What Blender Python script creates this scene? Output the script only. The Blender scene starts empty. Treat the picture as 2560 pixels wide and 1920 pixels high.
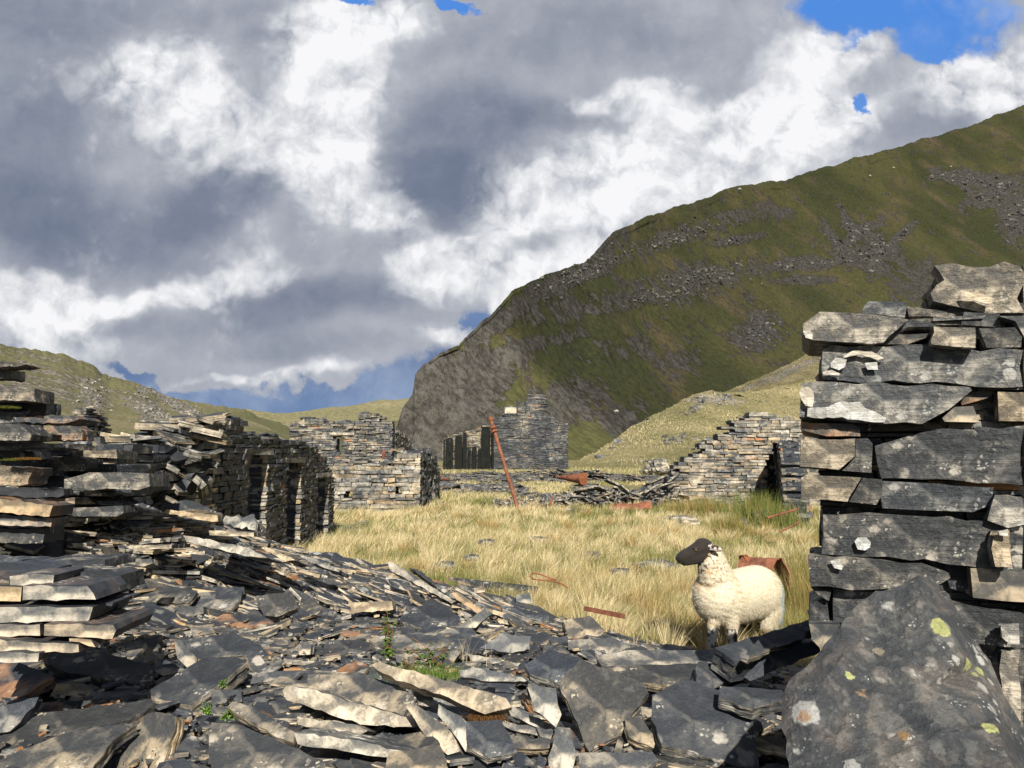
import bpy, bmesh, math, random
import numpy as np
from mathutils import Vector, Matrix, noise
R = math.radians
scene = bpy.context.scene
col = scene.collection

# ------------------------------------------------------------------ camera
CAM = Vector((0, 0, 1.45)); PITCH = math.atan(170/1849.0); F = 1849.0
cd = bpy.data.cameras.new("camera"); cam = bpy.data.objects.new("camera", cd); col.objects.link(cam)
cam.location = CAM; cam.rotation_euler = (R(90)+PITCH, 0, 0)
cd.sensor_width = 36; cd.lens = 36*F/2560; cd.clip_end = 8000; cd.clip_start = 0.05
scene.camera = cam
scene.render.resolution_x = 1024; scene.render.resolution_y = 768
scene.view_settings.view_transform = 'Standard'; scene.view_settings.look = 'None'
scene.view_settings.exposure = 0.55; scene.view_settings.gamma = 1

# ------------------------------------------------------------------ sun
SUN_EL, SUN_AZ = R(39), R(-7)          # light travels forward and a little to the left
to_sun = Vector((-math.sin(SUN_AZ)*math.cos(SUN_EL), -math.cos(SUN_AZ)*math.cos(SUN_EL), math.sin(SUN_EL)))
sd = bpy.data.lights.new("sun", 'SUN'); sd.energy = 5.0; sd.angle = R(0.5); sd.color = (1.0, 0.93, 0.80)
so = bpy.data.objects.new("sun", sd); col.objects.link(so)
so.rotation_euler = to_sun.to_track_quat('Z', 'Y').to_euler(); so.location = (-5, -10, 8)

def ray(px, py):
    d = Vector((px-1280, 0, 0)) + Vector((0, -math.sin(PITCH), math.cos(PITCH)))*(960-py) + Vector((0, math.cos(PITCH), math.sin(PITCH)))*F
    return d
def at(px, py, Y):
    d = ray(px, py); return CAM + d*(Y/d.y)

# ------------------------------------------------------------------ node helpers
class NT:
    def __init__(s, tree): s.t = tree; s.n = tree.nodes; s.l = tree.links
    def put(s, sock, v):
        if isinstance(v, bpy.types.NodeSocket): s.l.new(v, sock)
        elif v is not None:
            if isinstance(v, (tuple, list)) and len(v) == 3 and sock.type == 'RGBA': v = (*v, 1)
            sock.default_value = v
    def math(s, op, a, b=None, c=None, clamp=False):
        n = s.n.new('ShaderNodeMath'); n.operation = op; n.use_clamp = clamp
        for i, v in enumerate((a, b, c)):
            if v is not None: s.put(n.inputs[i], v)
        return n.outputs[0]
    def vmath(s, op, a, b=None, scale=None):
        n = s.n.new('ShaderNodeVectorMath'); n.operation = op; s.put(n.inputs[0], a)
        if b is not None: s.put(n.inputs[1], b)
        if scale is not None: s.put(n.inputs['Scale'], scale)
        return n.outputs['Value'] if op in ('LENGTH', 'DISTANCE', 'DOT_PRODUCT') else n.outputs[0]
    def noise(s, vec, scale, detail=4, rough=.5, dist=0, out=0, lac=2.0):
        n = s.n.new('ShaderNodeTexNoise'); s.put(n.inputs['Vector'], vec); n.inputs['Scale'].default_value = scale
        n.inputs['Detail'].default_value = detail; n.inputs['Roughness'].default_value = rough; n.inputs['Distortion'].default_value = dist
        n.inputs['Lacunarity'].default_value = lac
        return n.outputs[out]
    def vor(s, vec, scale, out='Distance', feature='F1'):
        n = s.n.new('ShaderNodeTexVoronoi'); n.feature = feature; s.put(n.inputs['Vector'], vec); n.inputs['Scale'].default_value = scale
        return n if out is None else n.outputs[out]
    def mapr(s, v, a, b, c=0., d=1., smooth=True):
        n = s.n.new('ShaderNodeMapRange'); n.interpolation_type = 'SMOOTHSTEP' if smooth else 'LINEAR'
        s.put(n.inputs[0], v)
        for i, q in enumerate((a, b, c, d)): s.put(n.inputs[i+1], q)
        return n.outputs[0]
    def mapping(s, vec, loc=(0,0,0), rot=(0,0,0), scale=(1,1,1), typ='POINT'):
        n = s.n.new('ShaderNodeMapping'); n.vector_type = typ; s.put(n.inputs[0], vec)
        n.inputs['Location'].default_value = loc; n.inputs['Rotation'].default_value = rot; n.inputs['Scale'].default_value = scale
        return n.outputs[0]
    def mix(s, f, a, b, mode='MIX'):
        n = s.n.new('ShaderNodeMix'); n.data_type = 'RGBA'; n.blend_type = mode
        s.put(n.inputs[0], f); s.put(n.inputs[6], a); s.put(n.inputs[7], b); return n.outputs[2]
    def ramp(s, f, stops):
        n = s.n.new('ShaderNodeValToRGB'); s.put(n.inputs[0], f); e = n.color_ramp.elements
        while len(e) < len(stops): e.new(.5)
        for k, (p, c) in enumerate(stops): e[k].position = p; e[k].color = (*c, 1)
        return n.outputs[0]
    def attr(s, name, out='Color'):
        n = s.n.new('ShaderNodeAttribute'); n.attribute_name = name; return n.outputs[out]
    def sep(s, v):
        n = s.n.new('ShaderNodeSeparateColor'); s.put(n.inputs[0], v); return n.outputs
    def sepv(s, v):
        n = s.n.new('ShaderNodeSeparateXYZ'); s.put(n.inputs[0], v); return n.outputs
    def comb(s, x, y, z):
        n = s.n.new('ShaderNodeCombineXYZ')
        for i, q in enumerate((x, y, z)): s.put(n.inputs[i], q)
        return n.outputs[0]
    def bump(s, h, strength, dist, normal=None):
        n = s.n.new('ShaderNodeBump'); s.put(n.inputs['Height'], h); n.inputs['Strength'].default_value = strength
        n.inputs['Distance'].default_value = dist
        if normal is not None: s.put(n.inputs['Normal'], normal)
        return n.outputs[0]
def srgb(r, g, b):
    f = lambda c: ((c/255+.055)/1.055)**2.4 if c > 10 else c/255/12.92
    return (f(r), f(g), f(b))

# ------------------------------------------------------------------ world: Nishita sky with a bank of clouds ahead
world = bpy.data.worlds.new("World"); scene.world = world; world.use_nodes = True
W = NT(world.node_tree); W.n.clear()
wout = W.n.new('ShaderNodeOutputWorld'); bg = W.n.new('ShaderNodeBackground'); W.l.new(bg.outputs[0], wout.inputs[0])
sky = W.n.new('ShaderNodeTexSky'); sky.sky_type = 'NISHITA'; sky.sun_disc = False; sky.sun_elevation = SUN_EL; sky.sun_rotation = R(180)+SUN_AZ
SKY_STRENGTH = 0.05; bg.inputs[1].default_value = SKY_STRENGTH
gen = W.n.new('ShaderNodeTexCoord').outputs['Generated']
gx, gy, gz = W.sepv(gen)[:3]
ysafe = W.math('MAXIMUM', gy, 0.12)
U0 = W.math('DIVIDE', gx, ysafe); V0 = W.math('DIVIDE', gz, ysafe)
uv = W.comb(U0, V0, 0.0)
# billowy warp of the direction so that every outline is ragged
w1 = W.vmath('SUBTRACT', W.noise(uv, 2.6, 2, .5, out=1), (.5, .5, .5))
w2 = W.vmath('SUBTRACT', W.noise(uv, 9.0, 3, .55, out=1), (.5, .5, .5))
uvw = W.vmath('ADD', uv, W.vmath('SCALE', w1, scale=.10)); uvw = W.vmath('ADD', uvw, W.vmath('SCALE', w2, scale=.09))
uvs = W.vmath('ADD', uv, W.vmath('SCALE', w1, scale=.12)); uvs = W.vmath('ADD', uvs, W.vmath('SCALE', w2, scale=.03))
K = 2560/2212
def dir_uv(x, y):
    d = ray(x*K, y*K); return d.x/d.y, d.z/d.y
def blob(x, y, rx, ry, rot, amp, hard=0.0, soft=False):
    u, v = dir_uv(x, y); sx = rx*K/F; sy = ry*K/F
    m = W.mapping(uvs if soft else uvw, loc=(u, v, 0), rot=(0, 0, R(rot)), scale=(sx, sy, 1), typ='TEXTURE')
    return W.mapr(W.vmath('LENGTH', m), 1.25, hard, 0, amp)
def total(lst):
    acc = None
    for b in lst: acc = b if acc is None else W.math('ADD', acc, b)
    return acc
BR = [ # x, y, rx, ry, rot(ccw), amp, hard
 (330,190,170,120,0,.42,.3), (470,300,220,110,-35,.40,.2), (700,210,150,240,0,.50,.5), (760,40,210,60,0,.40,.5),
 (740,400,130,120,0,.32,.2), (90,650,230,75,0,.45,.4), (400,625,300,42,8,.40,.3), (830,470,90,50,0,.5,.5), (960,565,150,85,10,.50,.4),
 (1520,350,360,150,12,.62,.55), (1720,260,170,110,0,.35,.5), (1120,430,140,85,0,.40,.3), (1360,205,160,45,10,.35,.3), (1130,650,120,90,45,.60,.5), (1240,560,120,60,20,.45,.4),
 (1780,120,150,70,0,.35,.5), (2140,170,200,110,10,.40,.5), (620,800,190,16,4,.35,.3), (940,722,75,32,5,.45,.3), (90,745,200,60,0,.25,.2), (560,560,80,30,20,.15,.2),(1250,420,200,70,25,.35,.4)]
DK = [ (70,300,170,330,0,.30,.2), (180,480,360,110,-12,.42,.3), (480,440,140,95,10,.42,.4), (150,40,420,90,0,.22,.2), (560,60,90,120,0,.12,.2),
 (1000,300,210,150,20,.36,.3), (940,420,160,80,0,.40,.4), (1240,70,330,90,0,.15,.3), (1180,250,130,60,0,.22,.3), (660,660,210,65,5,.34,.3),
 (640,745,260,36,0,.18,.2), (1010,520,60,60,0,.15,.2), (2050,260,200,60,20,.10,.2), (1400,510,120,60,30,.12,.2), (330,700,200,40,0,.12,.2), (860,640,90,60,0,.2,.2)]
GAP = [ (1960,20,330,90,0,1.1,.7), (2020,105,130,45,10,.9,.4), (1800,110,60,20,30,.3,.3), (745,-4,60,26,0,1,.6), (975,0,55,22,0,1,.6), (1835,235,30,45,20,1.0,.3), (1870,265,30,20,-30,.7,.3),
 (1010,680,50,55,45,.8,.3), (690,858,350,52,3,1.1,.6), (970,815,170,95,20,1.1,.6), (300,815,130,20,-25,.7,.4), (480,870,220,24,0,.6,.3)]
bright = total([blob(*b) for b in BR]); dark = total([blob(*b, soft=True) for b in DK]); wg = W.vmath('SUBTRACT', W.noise(uv, 14.0, 7, .68, out=1), (.5, .5, .5)); keep_ = uvw; uvw = W.vmath('ADD', uvw, W.vmath('SCALE', wg, scale=.085)); gap = total([blob(*b[:6], b[6]*.2) for b in GAP]); uvw = keep_
def billow(v, sc):
    # cauliflower lobes: rounded cells with dark creases between them
    acc = None
    for k, a in enumerate((.42, .28, .18, .12)):
        m = W.math('ABSOLUTE', W.math('SUBTRACT', W.noise(W.vmath('ADD', v, (k*3.7, k*1.3, k*.9)), sc*2.1**k, 1.0, .4), .5)); m = W.math('MULTIPLY', m, a)
        acc = m if acc is None else W.math('ADD', acc, m)
    return W.math('MULTIPLY', W.math('POWER', W.math('MULTIPLY', acc, 5.0), .8), 1.0)
bw = W.vmath('ADD', uv, W.vmath('SCALE', w2, scale=.06))
bil = billow(bw, 6.5)
fine = W.math('SUBTRACT', W.noise(bw, 14.0, 8, .66), .5)
wisp = W.math('SUBTRACT', W.noise(W.mapping(uv, scale=(1,1.3,1)), 4.0, 7, .6, dist=.2), .5)
nzb = W.math('ADD', W.math('MULTIPLY', W.math('SUBTRACT', bil, .52), .62), W.math('MULTIPLY', fine, .42))
# crisp sunlit heads, soft grey undersides
edge = W.mapr(W.math('ADD', bright, nzb), .04, .42)
soft = W.math('TANH', W.math('MULTIPLY', bright, 1.9))
rel = W.math('SUBTRACT', W.noise(bw, 6.5, 7, .62), W.noise(W.vmath('ADD', bw, (-.014, .020, 0)), 6.5, 7, .62))
head = W.math('ADD', W.math('MULTIPLY', edge, .22), W.math('MULTIPLY', soft, .30))
head = W.math('ADD', head, W.math('MULTIPLY', W.math('MULTIPLY', W.math('ADD', W.math('MULTIPLY', rel, 2.4), W.math('MULTIPLY', nzb, .50)), 1.0), W.math('ADD', .18, soft)))
B = W.math('ADD', .455, head); B = W.math('SUBTRACT', B, W.math('MULTIPLY', W.math('TANH', W.math('MULTIPLY', dark, 1.7)), .43))
B = W.math('ADD', B, W.math('MULTIPLY', wisp, .22))
ccol = W.ramp(B, [(0, srgb(100,112,136)), (.18, srgb(124,133,152)), (.36, srgb(154,160,173)), (.56, srgb(186,190,199)), (.76, srgb(216,218,223)), (.92, srgb(236,237,240)), (1.0, srgb(248,248,250))])
blue = W.ramp(W.mapr(V0, -.02, .62, smooth=False), [(0, srgb(140,166,202)), (.1, srgb(112,138,178)), (.24, srgb(98,120,160)), (.4, srgb(122,150,194)), (.7, srgb(104,152,220)), (1, srgb(84,142,224))])
gm = W.mapr(W.math('ADD', gap, W.math('MULTIPLY', W.math('ADD', W.math('MULTIPLY', nzb, -1.1), W.math('MULTIPLY', wisp, .9)), W.math('MINIMUM', W.math('MULTIPLY', gap, 2.2), 1.0))), .14, .66)
haze_ = W.mapr(V0, .0, .22, .35, 0)     # thin veil low down
front = W.mix(gm, ccol, W.mix(W.math('MULTIPLY', W.mapr(W.noise(bw, 5, 6, .6), .45, .7), .45), blue, srgb(190,203,224)))
front = W.vmath('SCALE', front, scale=2**-.55/SKY_STRENGTH)
fm = W.mapr(gy, .30, .62)     # cloud bank only ahead; open sky overhead and behind
W.l.new(W.mix(fm, W.vmath('SCALE', sky.outputs[0], scale=.75), front), bg.inputs[0])
world.cycles.sampling_method = 'MANUAL'; world.cycles.sample_map_resolution = 512

# ------------------------------------------------------------------ tagging
def tag(o, label=None, cat=None, group=None, kind=None):
    if label: o['label'] = label
    if cat: o['category'] = cat
    if group: o['group'] = group
    if kind: o['kind'] = kind
    return o
def empty(name, loc, label, cat, group=None):
    o = bpy.data.objects.new(name, None); col.objects.link(o); o.location = loc; o.empty_display_size = .1
    return tag(o, label, cat, group)

class MB:
    """collects faces with a per-face colour (tone, variation, rust) into one mesh"""
    def __init__(s): s.v = []; s.f = []; s.c = []
    def add(s, vs, fs, cs):
        k = len(s.v); s.v.extend(vs)
        for f in fs: s.f.append(tuple(i+k for i in f))
        s.c.extend(cs)
    def build(s, name, mat, parent=None, origin=None, smooth=False):
        me = bpy.data.meshes.new(name)
        o = origin if origin is not None else Vector((0, 0, 0))
        me.from_pydata([(v[0]-o[0], v[1]-o[1], v[2]-o[2]) for v in s.v], [], s.f)
        a = me.attributes.new('Col', 'FLOAT_COLOR', 'CORNER')
        ln = np.array([len(f) for f in s.f]); cc = np.array([(c[0], c[1], c[2], 1) for c in s.c], dtype=np.float32)
        a.data.foreach_set('color', np.repeat(cc, ln, axis=0).ravel())
        me.materials.append(mat)
        if smooth: me.polygons.foreach_set('use_smooth', [True]*len(me.polygons))
        me.update()
        ob = bpy.data.objects.new(name, me); col.objects.link(ob); ob.location = o
        if parent is not None:
            ob.parent = parent; ob.location = Vector(o)-parent.location if origin is not None else -parent.location
        return ob

# ------------------------------------------------------------------ materials
def new_mat(name):
    m = bpy.data.materials.new(name); m.use_nodes = True; t = NT(m.node_tree)
    b = m.node_tree.nodes['Principled BSDF']; return m, t, b
def slate_mat(name, fine=1.0, bump=.6, bdist=.01, lichen=.5, spots=(), ramp=None, strat=45, rough=.62, warm=0.0, axis=2):
    m, t, b = new_mat(name)
    co = t.n.new('ShaderNodeTexCoord').outputs['Object']
    c = t.sep(t.attr('Col')); tone, var, rust = c[0], c[1], c[2]
    n1 = t.noise(co, 5*fine, 8, .6); n2 = t.noise(co, 30*fine, 8, .65)
    st = t.noise(t.mapping(co, scale=tuple(strat*fine if k == axis else 1.2*fine*(3 if k == 2 and axis == 1 else 1) for k in range(3))), 1.6, 6, .65, dist=.12)
    n4 = t.mapr(t.noise(co, 11*fine, 7, .68, dist=.15), .42, .58); n5 = t.mapr(t.noise(co, 2.6*fine, 6, .6, dist=.1), .40, .60)
    tt = t.math('ADD', tone, t.math('MULTIPLY', t.math('SUBTRACT', n1, .5), .55))
    tt = t.math('ADD', tt, t.math('MULTIPLY', t.math('SUBTRACT', n2, .5), .50))
    tt = t.math('ADD', tt, t.math('MULTIPLY', t.math('SUBTRACT', st, .5), t.mapr(tone, .2, .6, .15, .60)))
    tt = t.math('ADD', tt, t.math('MULTIPLY', t.math('SUBTRACT', n4, .5), t.mapr(tone, .15, .5, .10, .22))); tt = t.math('ADD', tt, t.math('MULTIPLY', t.math('SUBTRACT', n5, .5), .16))
    base = t.ramp(tt, ramp or [(0, (.018,.022,.029)), (.25, (.036,.042,.052)), (.45, (.088,.090,.090)), (.68, (.27,.242,.192)), (1, (.64,.56,.43))])
    # lichen: pale rounded crusts with ragged rims
    wv = t.vmath('ADD', co, t.vmath('SCALE', t.vmath('SUBTRACT', t.noise(co, 22*fine, 5, .6, out=1), (.5,.5,.5)), scale=.06/fine))
    v = t.vor(wv, 13*fine, None); d = v.outputs['Distance']; rr = t.sep(v.outputs['Color'])[0]
    sp = t.mapr(d, t.math('MULTIPLY', rr, .62), t.math('MULTIPLY', rr, .40))
    lm = t.math('MULTIPLY', sp, t.mapr(t.noise(co, 3.2*fine, 4, .6), .56-.14*lichen, .66-.10*lichen))
    v2 = t.vor(wv, 45*fine, None); sp2 = t.mapr(v2.outputs['Distance'], .36, .22)
    lm2 = t.math('MULTIPLY', sp2, t.mapr(t.noise(co, 7*fine, 3, .6), .62-.08*lichen, .70-.06*lichen))
    lcol = t.mix(t.sep(v.outputs['Color'])[1], (.30,.275,.235), (.56,.53,.46))
    base = t.mix(t.math('MULTIPLY', lm, .75), base, lcol)
    base = t.mix(t.math('MULTIPLY', lm2, .75), base, (.50,.49,.43))
    # dark brown crustose lichen on pale stone
    v3 = t.vor(wv, 8*fine, None); r3 = t.sep(v3.outputs['Color'])[2]
    dm = t.math('MULTIPLY', t.mapr(v3.outputs['Distance'], t.math('MULTIPLY', r3, .55), t.math('MULTIPLY', r3, .42)), t.mapr(tone, .42, .7, 0, .5))
    base = t.mix(dm, base, (.12,.105,.09))
    rm = t.math('MULTIPLY', rust, t.mapr(n1, .46, .60))
    base = t.mix(rm, base, t.mix(n2, (.30,.10,.03), (.42,.24,.11)))
    base = t.mix(t.math('MULTIPLY', t.math('MULTIPLY', t.mapr(var, .55, 1), t.mapr(tone, .45, .75)), .30+warm), base, (.44,.33,.17))
    for (p, r, cc_) in spots:
        dd = t.vmath('DISTANCE', wv, tuple(p)); r *= .74; base = t.mix(t.math('MULTIPLY', t.mapr(dd, r, r*.8), .88), base, t.mix(n2, tuple(x*.7 for x in cc_), cc_))
    base = t.mix(1.0, base, t.mix(var, (.90,.97,1.10), (1.10,1.0,.88)), 'MULTIPLY')
    b.inputs['Roughness'].default_value = rough
    t.put(b.inputs['Base Color'], base)
    h = t.math('ADD', t.math('MULTIPLY', n2, .5), t.math('MULTIPLY', n1, .8)); h = t.math('ADD', h, t.math('MULTIPLY', st, .9))
    h = t.math('ADD', h, t.math('MULTIPLY', lm, .12)); h = t.math('ADD', h, t.math('MULTIPLY', n4, .35))
    t.put(b.inputs['Normal'], t.bump(h, bump, bdist))
    return m
M_SLATE = slate_mat('slate', 1.0, .85, .012, .75)
M_SCREE = slate_mat('slate_scree', .8, .6, .012, .7)
M_BLOCK = slate_mat('slate_block', 1.5, .9, .012, .95, strat=18, axis=1, ramp=[(0,(.018,.021,.026)),(.25,(.042,.047,.053)),(.45,(.10,.10,.096)),(.68,(.225,.208,.175)),(1,(.54,.49,.40))])
M_CUT = slate_mat('slate_cut', 1.0, .35, .006, .25, strat=14, axis=1)
M_WALL = slate_mat('slate_wall', .5, .6, .02, .5, strat=20)
M_FAR = slate_mat('slate_far', .2, .5, .03, .2, strat=14)
M_FARGREY = slate_mat('slate_far_grey', .2, .5, .03, .1, strat=14)

def simple_mat(name, c1, c2, scale, rough=.9, bump=.3, bdist=.01, detail=6, metallic=0):
    m, t, b = new_mat(name); co = t.n.new('ShaderNodeTexCoord').outputs['Object']
    n = t.noise(co, scale, detail, .65); n2 = t.noise(co, scale*6, 4, .6)
    f = t.math('ADD', t.math('MULTIPLY', n, .7), t.math('MULTIPLY', n2, .3))
    t.put(b.inputs['Base Color'], t.mix(t.mapr(f, .35, .65), c1, c2)); b.inputs['Roughness'].default_value = rough
    t.put(b.inputs['Normal'], t.bump(f, bump, bdist)); b.inputs['Metallic'].default_value = metallic
    return m
M_RUST = simple_mat('rusted_iron', (.10,.034,.022), (.30,.115,.06), 7, .85, .4, .004)
M_RUSTD = simple_mat('rusted_iron_dark', (.12,.045,.02), (.34,.11,.045), 14, .85, .4, .004)

def leaf_mat(name, rough=.8, trans=.25):
    m, t, b = new_mat(name); t.put(b.inputs['Base Color'], t.attr('Col')); b.inputs['Roughness'].default_value = rough
    b.inputs['Specular IOR Level'].default_value = .25
    tr = t.n.new('ShaderNodeBsdfTranslucent'); t.put(tr.inputs[0], t.attr('Col')); mx = t.n.new('ShaderNodeMixShader')
    mx.inputs[0].default_value = trans; t.l.new(b.outputs[0], mx.inputs[1]); t.l.new(tr.outputs[0], mx.inputs[2])
    t.l.new(mx.outputs[0], m.node_tree.nodes['Material Output'].inputs[0]); return m
M_BLADE = leaf_mat('grass_blades'); M_LEAF = leaf_mat('plant_leaves', .55, .3)

# ------------------------------------------------------------------ terrain
CX = [-6, -3.5, -2.9, -2.34, -1.98, -1.4, -.64, -.28, .39, 1.12, 2.0, 3.2, 6]
CY = [5.0, 5.2, 5.5, 5.9, 6.1, 6.6, 6.4, 6.2, 5.8, 4.95, 4.35, 4.1, 4.0]
CZ = [1.1, 1.1, 1.02, .84, .70, .46, .30, .28, .15, .10, .12, .15, .2]
def sstep(t): t = min(1, max(0, t)); return t*t*(3-2*t)
def rub(x, y):
    yc = np.interp(x, CX, CY); zc = float(np.interp(x, CX, CZ)); f = .36 - .04*x*0
    if y < yc-.15:
        t = sstep((y-(yc-1.35))/1.2); return f + (zc-f)*t
    return zc*(1-sstep((y-yc+.15)/1.0))
def field(x, y):
    return .05*noise.noise(Vector((x*.25, y*.25, 0))) + .03*noise.noise(Vector((x*.9, y*.9, 3)))
def terr(x, y):
    h = rub(x, y); w = sstep((y-6)/3.)
    return h + field(x, y)*w - .02
def is_rub(x, y): return rub(x, y) > .03

def make_ground():
    radii = [.3]
    while radii[-1] < 3000: radii.append(radii[-1]*1.045 + .02)
    na = 300; vs = []; fs = []
    angs = list(np.linspace(-50, 50, 200)) + list(np.linspace(50, 310, 101))[1:]
    n = len(angs)-1; angs = angs[:-1] if abs(angs[-1]-310) < 1e-6 else angs; n = len(angs)
    for r in radii:
        for a in angs:
            x = r*math.sin(R(a)); y = r*math.cos(R(a))
            z = terr(x, y) if r < 60 else -.02
            vs.append((x, y, z - (0.03 if r < 9 else 0)))
    for i in range(len(radii)-1):
        for j in range(n):
            k = (j+1) % n; fs.append((i*n+j, i*n+k, (i+1)*n+k, (i+1)*n+j))
    vs.append((0, 0, terr(0, 0)-.03)); c = len(vs)-1
    for j in range(n): fs.append((c, (j+1) % n, j))
    me = bpy.data.meshes.new('ground'); me.from_pydata(vs, [], fs); me.update()
    me.polygons.foreach_set('use_smooth', [True]*len(me.polygons))
    rb = [1.0 if (math.hypot(v[0], v[1]) < 9 and is_rub(v[0], v[1])) else 0.0 for v in vs]
    a = me.attributes.new('rubble', 'FLOAT', 'POINT'); a.data.foreach_set('value', rb)
    m, t, b = new_mat('ground_turf'); co = t.n.new('ShaderNodeTexCoord').outputs['Object']
    n1 = t.noise(co, .35, 6, .6); n2 = t.noise(co, 9, 8, .7); n3 = t.noise(co, 2.2, 5, .6)
    g = t.mix(t.mapr(n1, .42, .6), (.13,.14,.045), (.30,.25,.11)); g = t.mix(t.mapr(n3, .45, .62), g, (.34,.28,.13))
    g = t.mix(t.mapr(n2, .35, .7), t.vmath('SCALE', g, scale=.6), g)
    d = t.mix(n2, (.02,.02,.02), (.09,.08,.065))
    t.put(b.inputs['Base Color'], t.mix(t.attr('rubble', 'Fac'), g, d)); b.inputs['Roughness'].default_value = .95
    t.put(b.inputs['Normal'], t.bump(t.math('ADD', n2, n3), .8, .08)); me.materials.append(m)
    o = bpy.data.objects.new('ground', me); col.objects.link(o); tag(o, kind='structure')
make_ground()

# ------------------------------------------------------------------ hills
def fbm(p, H=.9, oc=6): return noise.fractal(p, H, 2.0, oc)
def interp(x, pts): return float(np.interp(x, [p[0] for p in pts], [p[1] for p in pts]))
def hill(name, px0, px1, ncol, nrow, sky_pts, base_pts, d0_pts, d1_pts, amp, size, mat, blobs=(), jit=3, jsize=30, crag=None, rise=.8, back=1.6):
    xs = np.linspace(px0, px1, ncol); vs = []; rk = []
    nb = 10
    for px in xs:
        ys = interp(px, sky_pts); yb = interp(px, base_pts); d0 = interp(px, d0_pts); d1 = interp(px, d1_pts)
        jj = jit*fbm(Vector((px/jsize, 7.3, 0)), .7, 5) + jit*.5*abs(noise.noise(Vector((px/9., 1, 5))))
        for j in range(nrow):
            t = j/(nrow-1); py = yb + (ys-yb)*t + jj*max(0, t-.88)/.12
            Y = d0 + (d1-d0)*t**rise
            p = at(px, py, Y); q = Vector((p.x, p.y, p.z*1.0))/size
            cr = 1.0 if crag is None else crag(px, py)
            n = fbm(q, .9, 4)
            rid = abs(noise.noise(q*2.3)) + .5*abs(noise.noise(q*5.1)) 
            Y2 = Y*(1 + (amp*n*.6 + amp*rid*cr*.9)*min(1, t*6)*min(1, 260/Y))
            if t > .97: Y2 = Y2 + (Y-Y2)*.5
            vs.append(at(px, py, Y2)); m = 0
            for (bx, by, rx, ry, rot, am) in blobs:
                dx = px-bx; dy = py-by; c = math.cos(R(rot)); s = math.sin(R(rot))
                e = ((dx*c-dy*s)/rx)**2 + ((dx*s+dy*c)/ry)**2
                if e < 2.5: m = max(m, am*max(0, 1-e/2.5))
            rk.append(m)
        top = vs[-1]
        for j in range(1, nb+1):
            s = j/nb; vs.append(Vector((top.x*(1+s*back), top.y*(1+s*back), top.z*(1-s)**1.3*(1) - 2*s))); rk.append(0)
    nr = nrow+nb; fs = []
    for i in range(ncol-1):
        for j in range(nr-1):
            a = i*nr+j; fs.append((a, a+nr, a+nr+1, a+1))
    me = bpy.data.meshes.new(name); me.from_pydata(vs, [], fs); me.update()
    me.polygons.foreach_set('use_smooth', [True]*len(me.polygons))
    a = me.attributes.new('rockm', 'FLOAT', 'POINT'); a.data.foreach_set('value', rk)
    me.materials.append(mat); o = bpy.data.objects.new(name, me); col.objects.link(o); tag(o, kind='structure'); return o
def hill_mat(name, g1, g2, g3, r1, r2, sc, thr=.55, sharp=.05, slope=.4, bump=1.0, bd=1.5, scree=(.24,.235,.225)):
    m, t, b = new_mat(name); co = t.n.new('ShaderNodeTexCoord').outputs['Object']
    geo = t.n.new('ShaderNodeNewGeometry'); nz = t.sepv(geo.outputs['True Normal'])[2]
    n1 = t.noise(co, sc, 8, .62); n2 = t.noise(co, sc*4, 8, .7); n3 = t.noise(co, sc*18, 6, .75); n0 = t.noise(co, sc*.35, 3, .5)
    g = t.mix(t.mapr(n0, .4, .62), g1, g2); g = t.mix(t.mapr(n1, .5, .66), g, g3)
    g = t.mix(t.mapr(n3, .3, .7), t.vmath('SCALE', g, scale=.55), t.vmath('SCALE', g, scale=1.3))
    rc = t.mix(t.mapr(n3, .38, .66), r1, r2)
    att = t.attr('rockm', 'Fac')
    s = t.math('ADD', t.math('MULTIPLY', n2, .75), t.math('MULTIPLY', n3, .25)); s = t.math('ADD', s, t.math('MULTIPLY', att, .26))
    s = t.math('ADD', s, t.math('MULTIPLY', t.math('SUBTRACT', 1.0, nz), slope*.5)); s = t.math('ADD', s, t.math('MULTIPLY', n1, .2))
    rm = t.mapr(s, thr+.1, thr+.1+sharp)
    vo = t.vor(co, sc*26, None); chunk = t.sep(vo.outputs['Color'])[0]
    rc = t.mix(t.math('MULTIPLY', t.mapr(chunk, .55, .9), .18), rc, scree)
    t.put(b.inputs['Base Color'], t.mix(rm, g, rc)); b.inputs['Roughness'].default_value = .95; b.inputs['Specular IOR Level'].default_value = .2
    h = t.math('ADD', t.math('MULTIPLY', n3, .35), t.math('MULTIPLY', t.math('MULTIPLY', rm, t.noise(co, sc*40, 4, .7)), .8)); h = t.math('ADD', h, t.math('MULTIPLY', n2, .6))
    t.put(b.inputs['Normal'], t.bump(h, bump, bd)); return m

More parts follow.
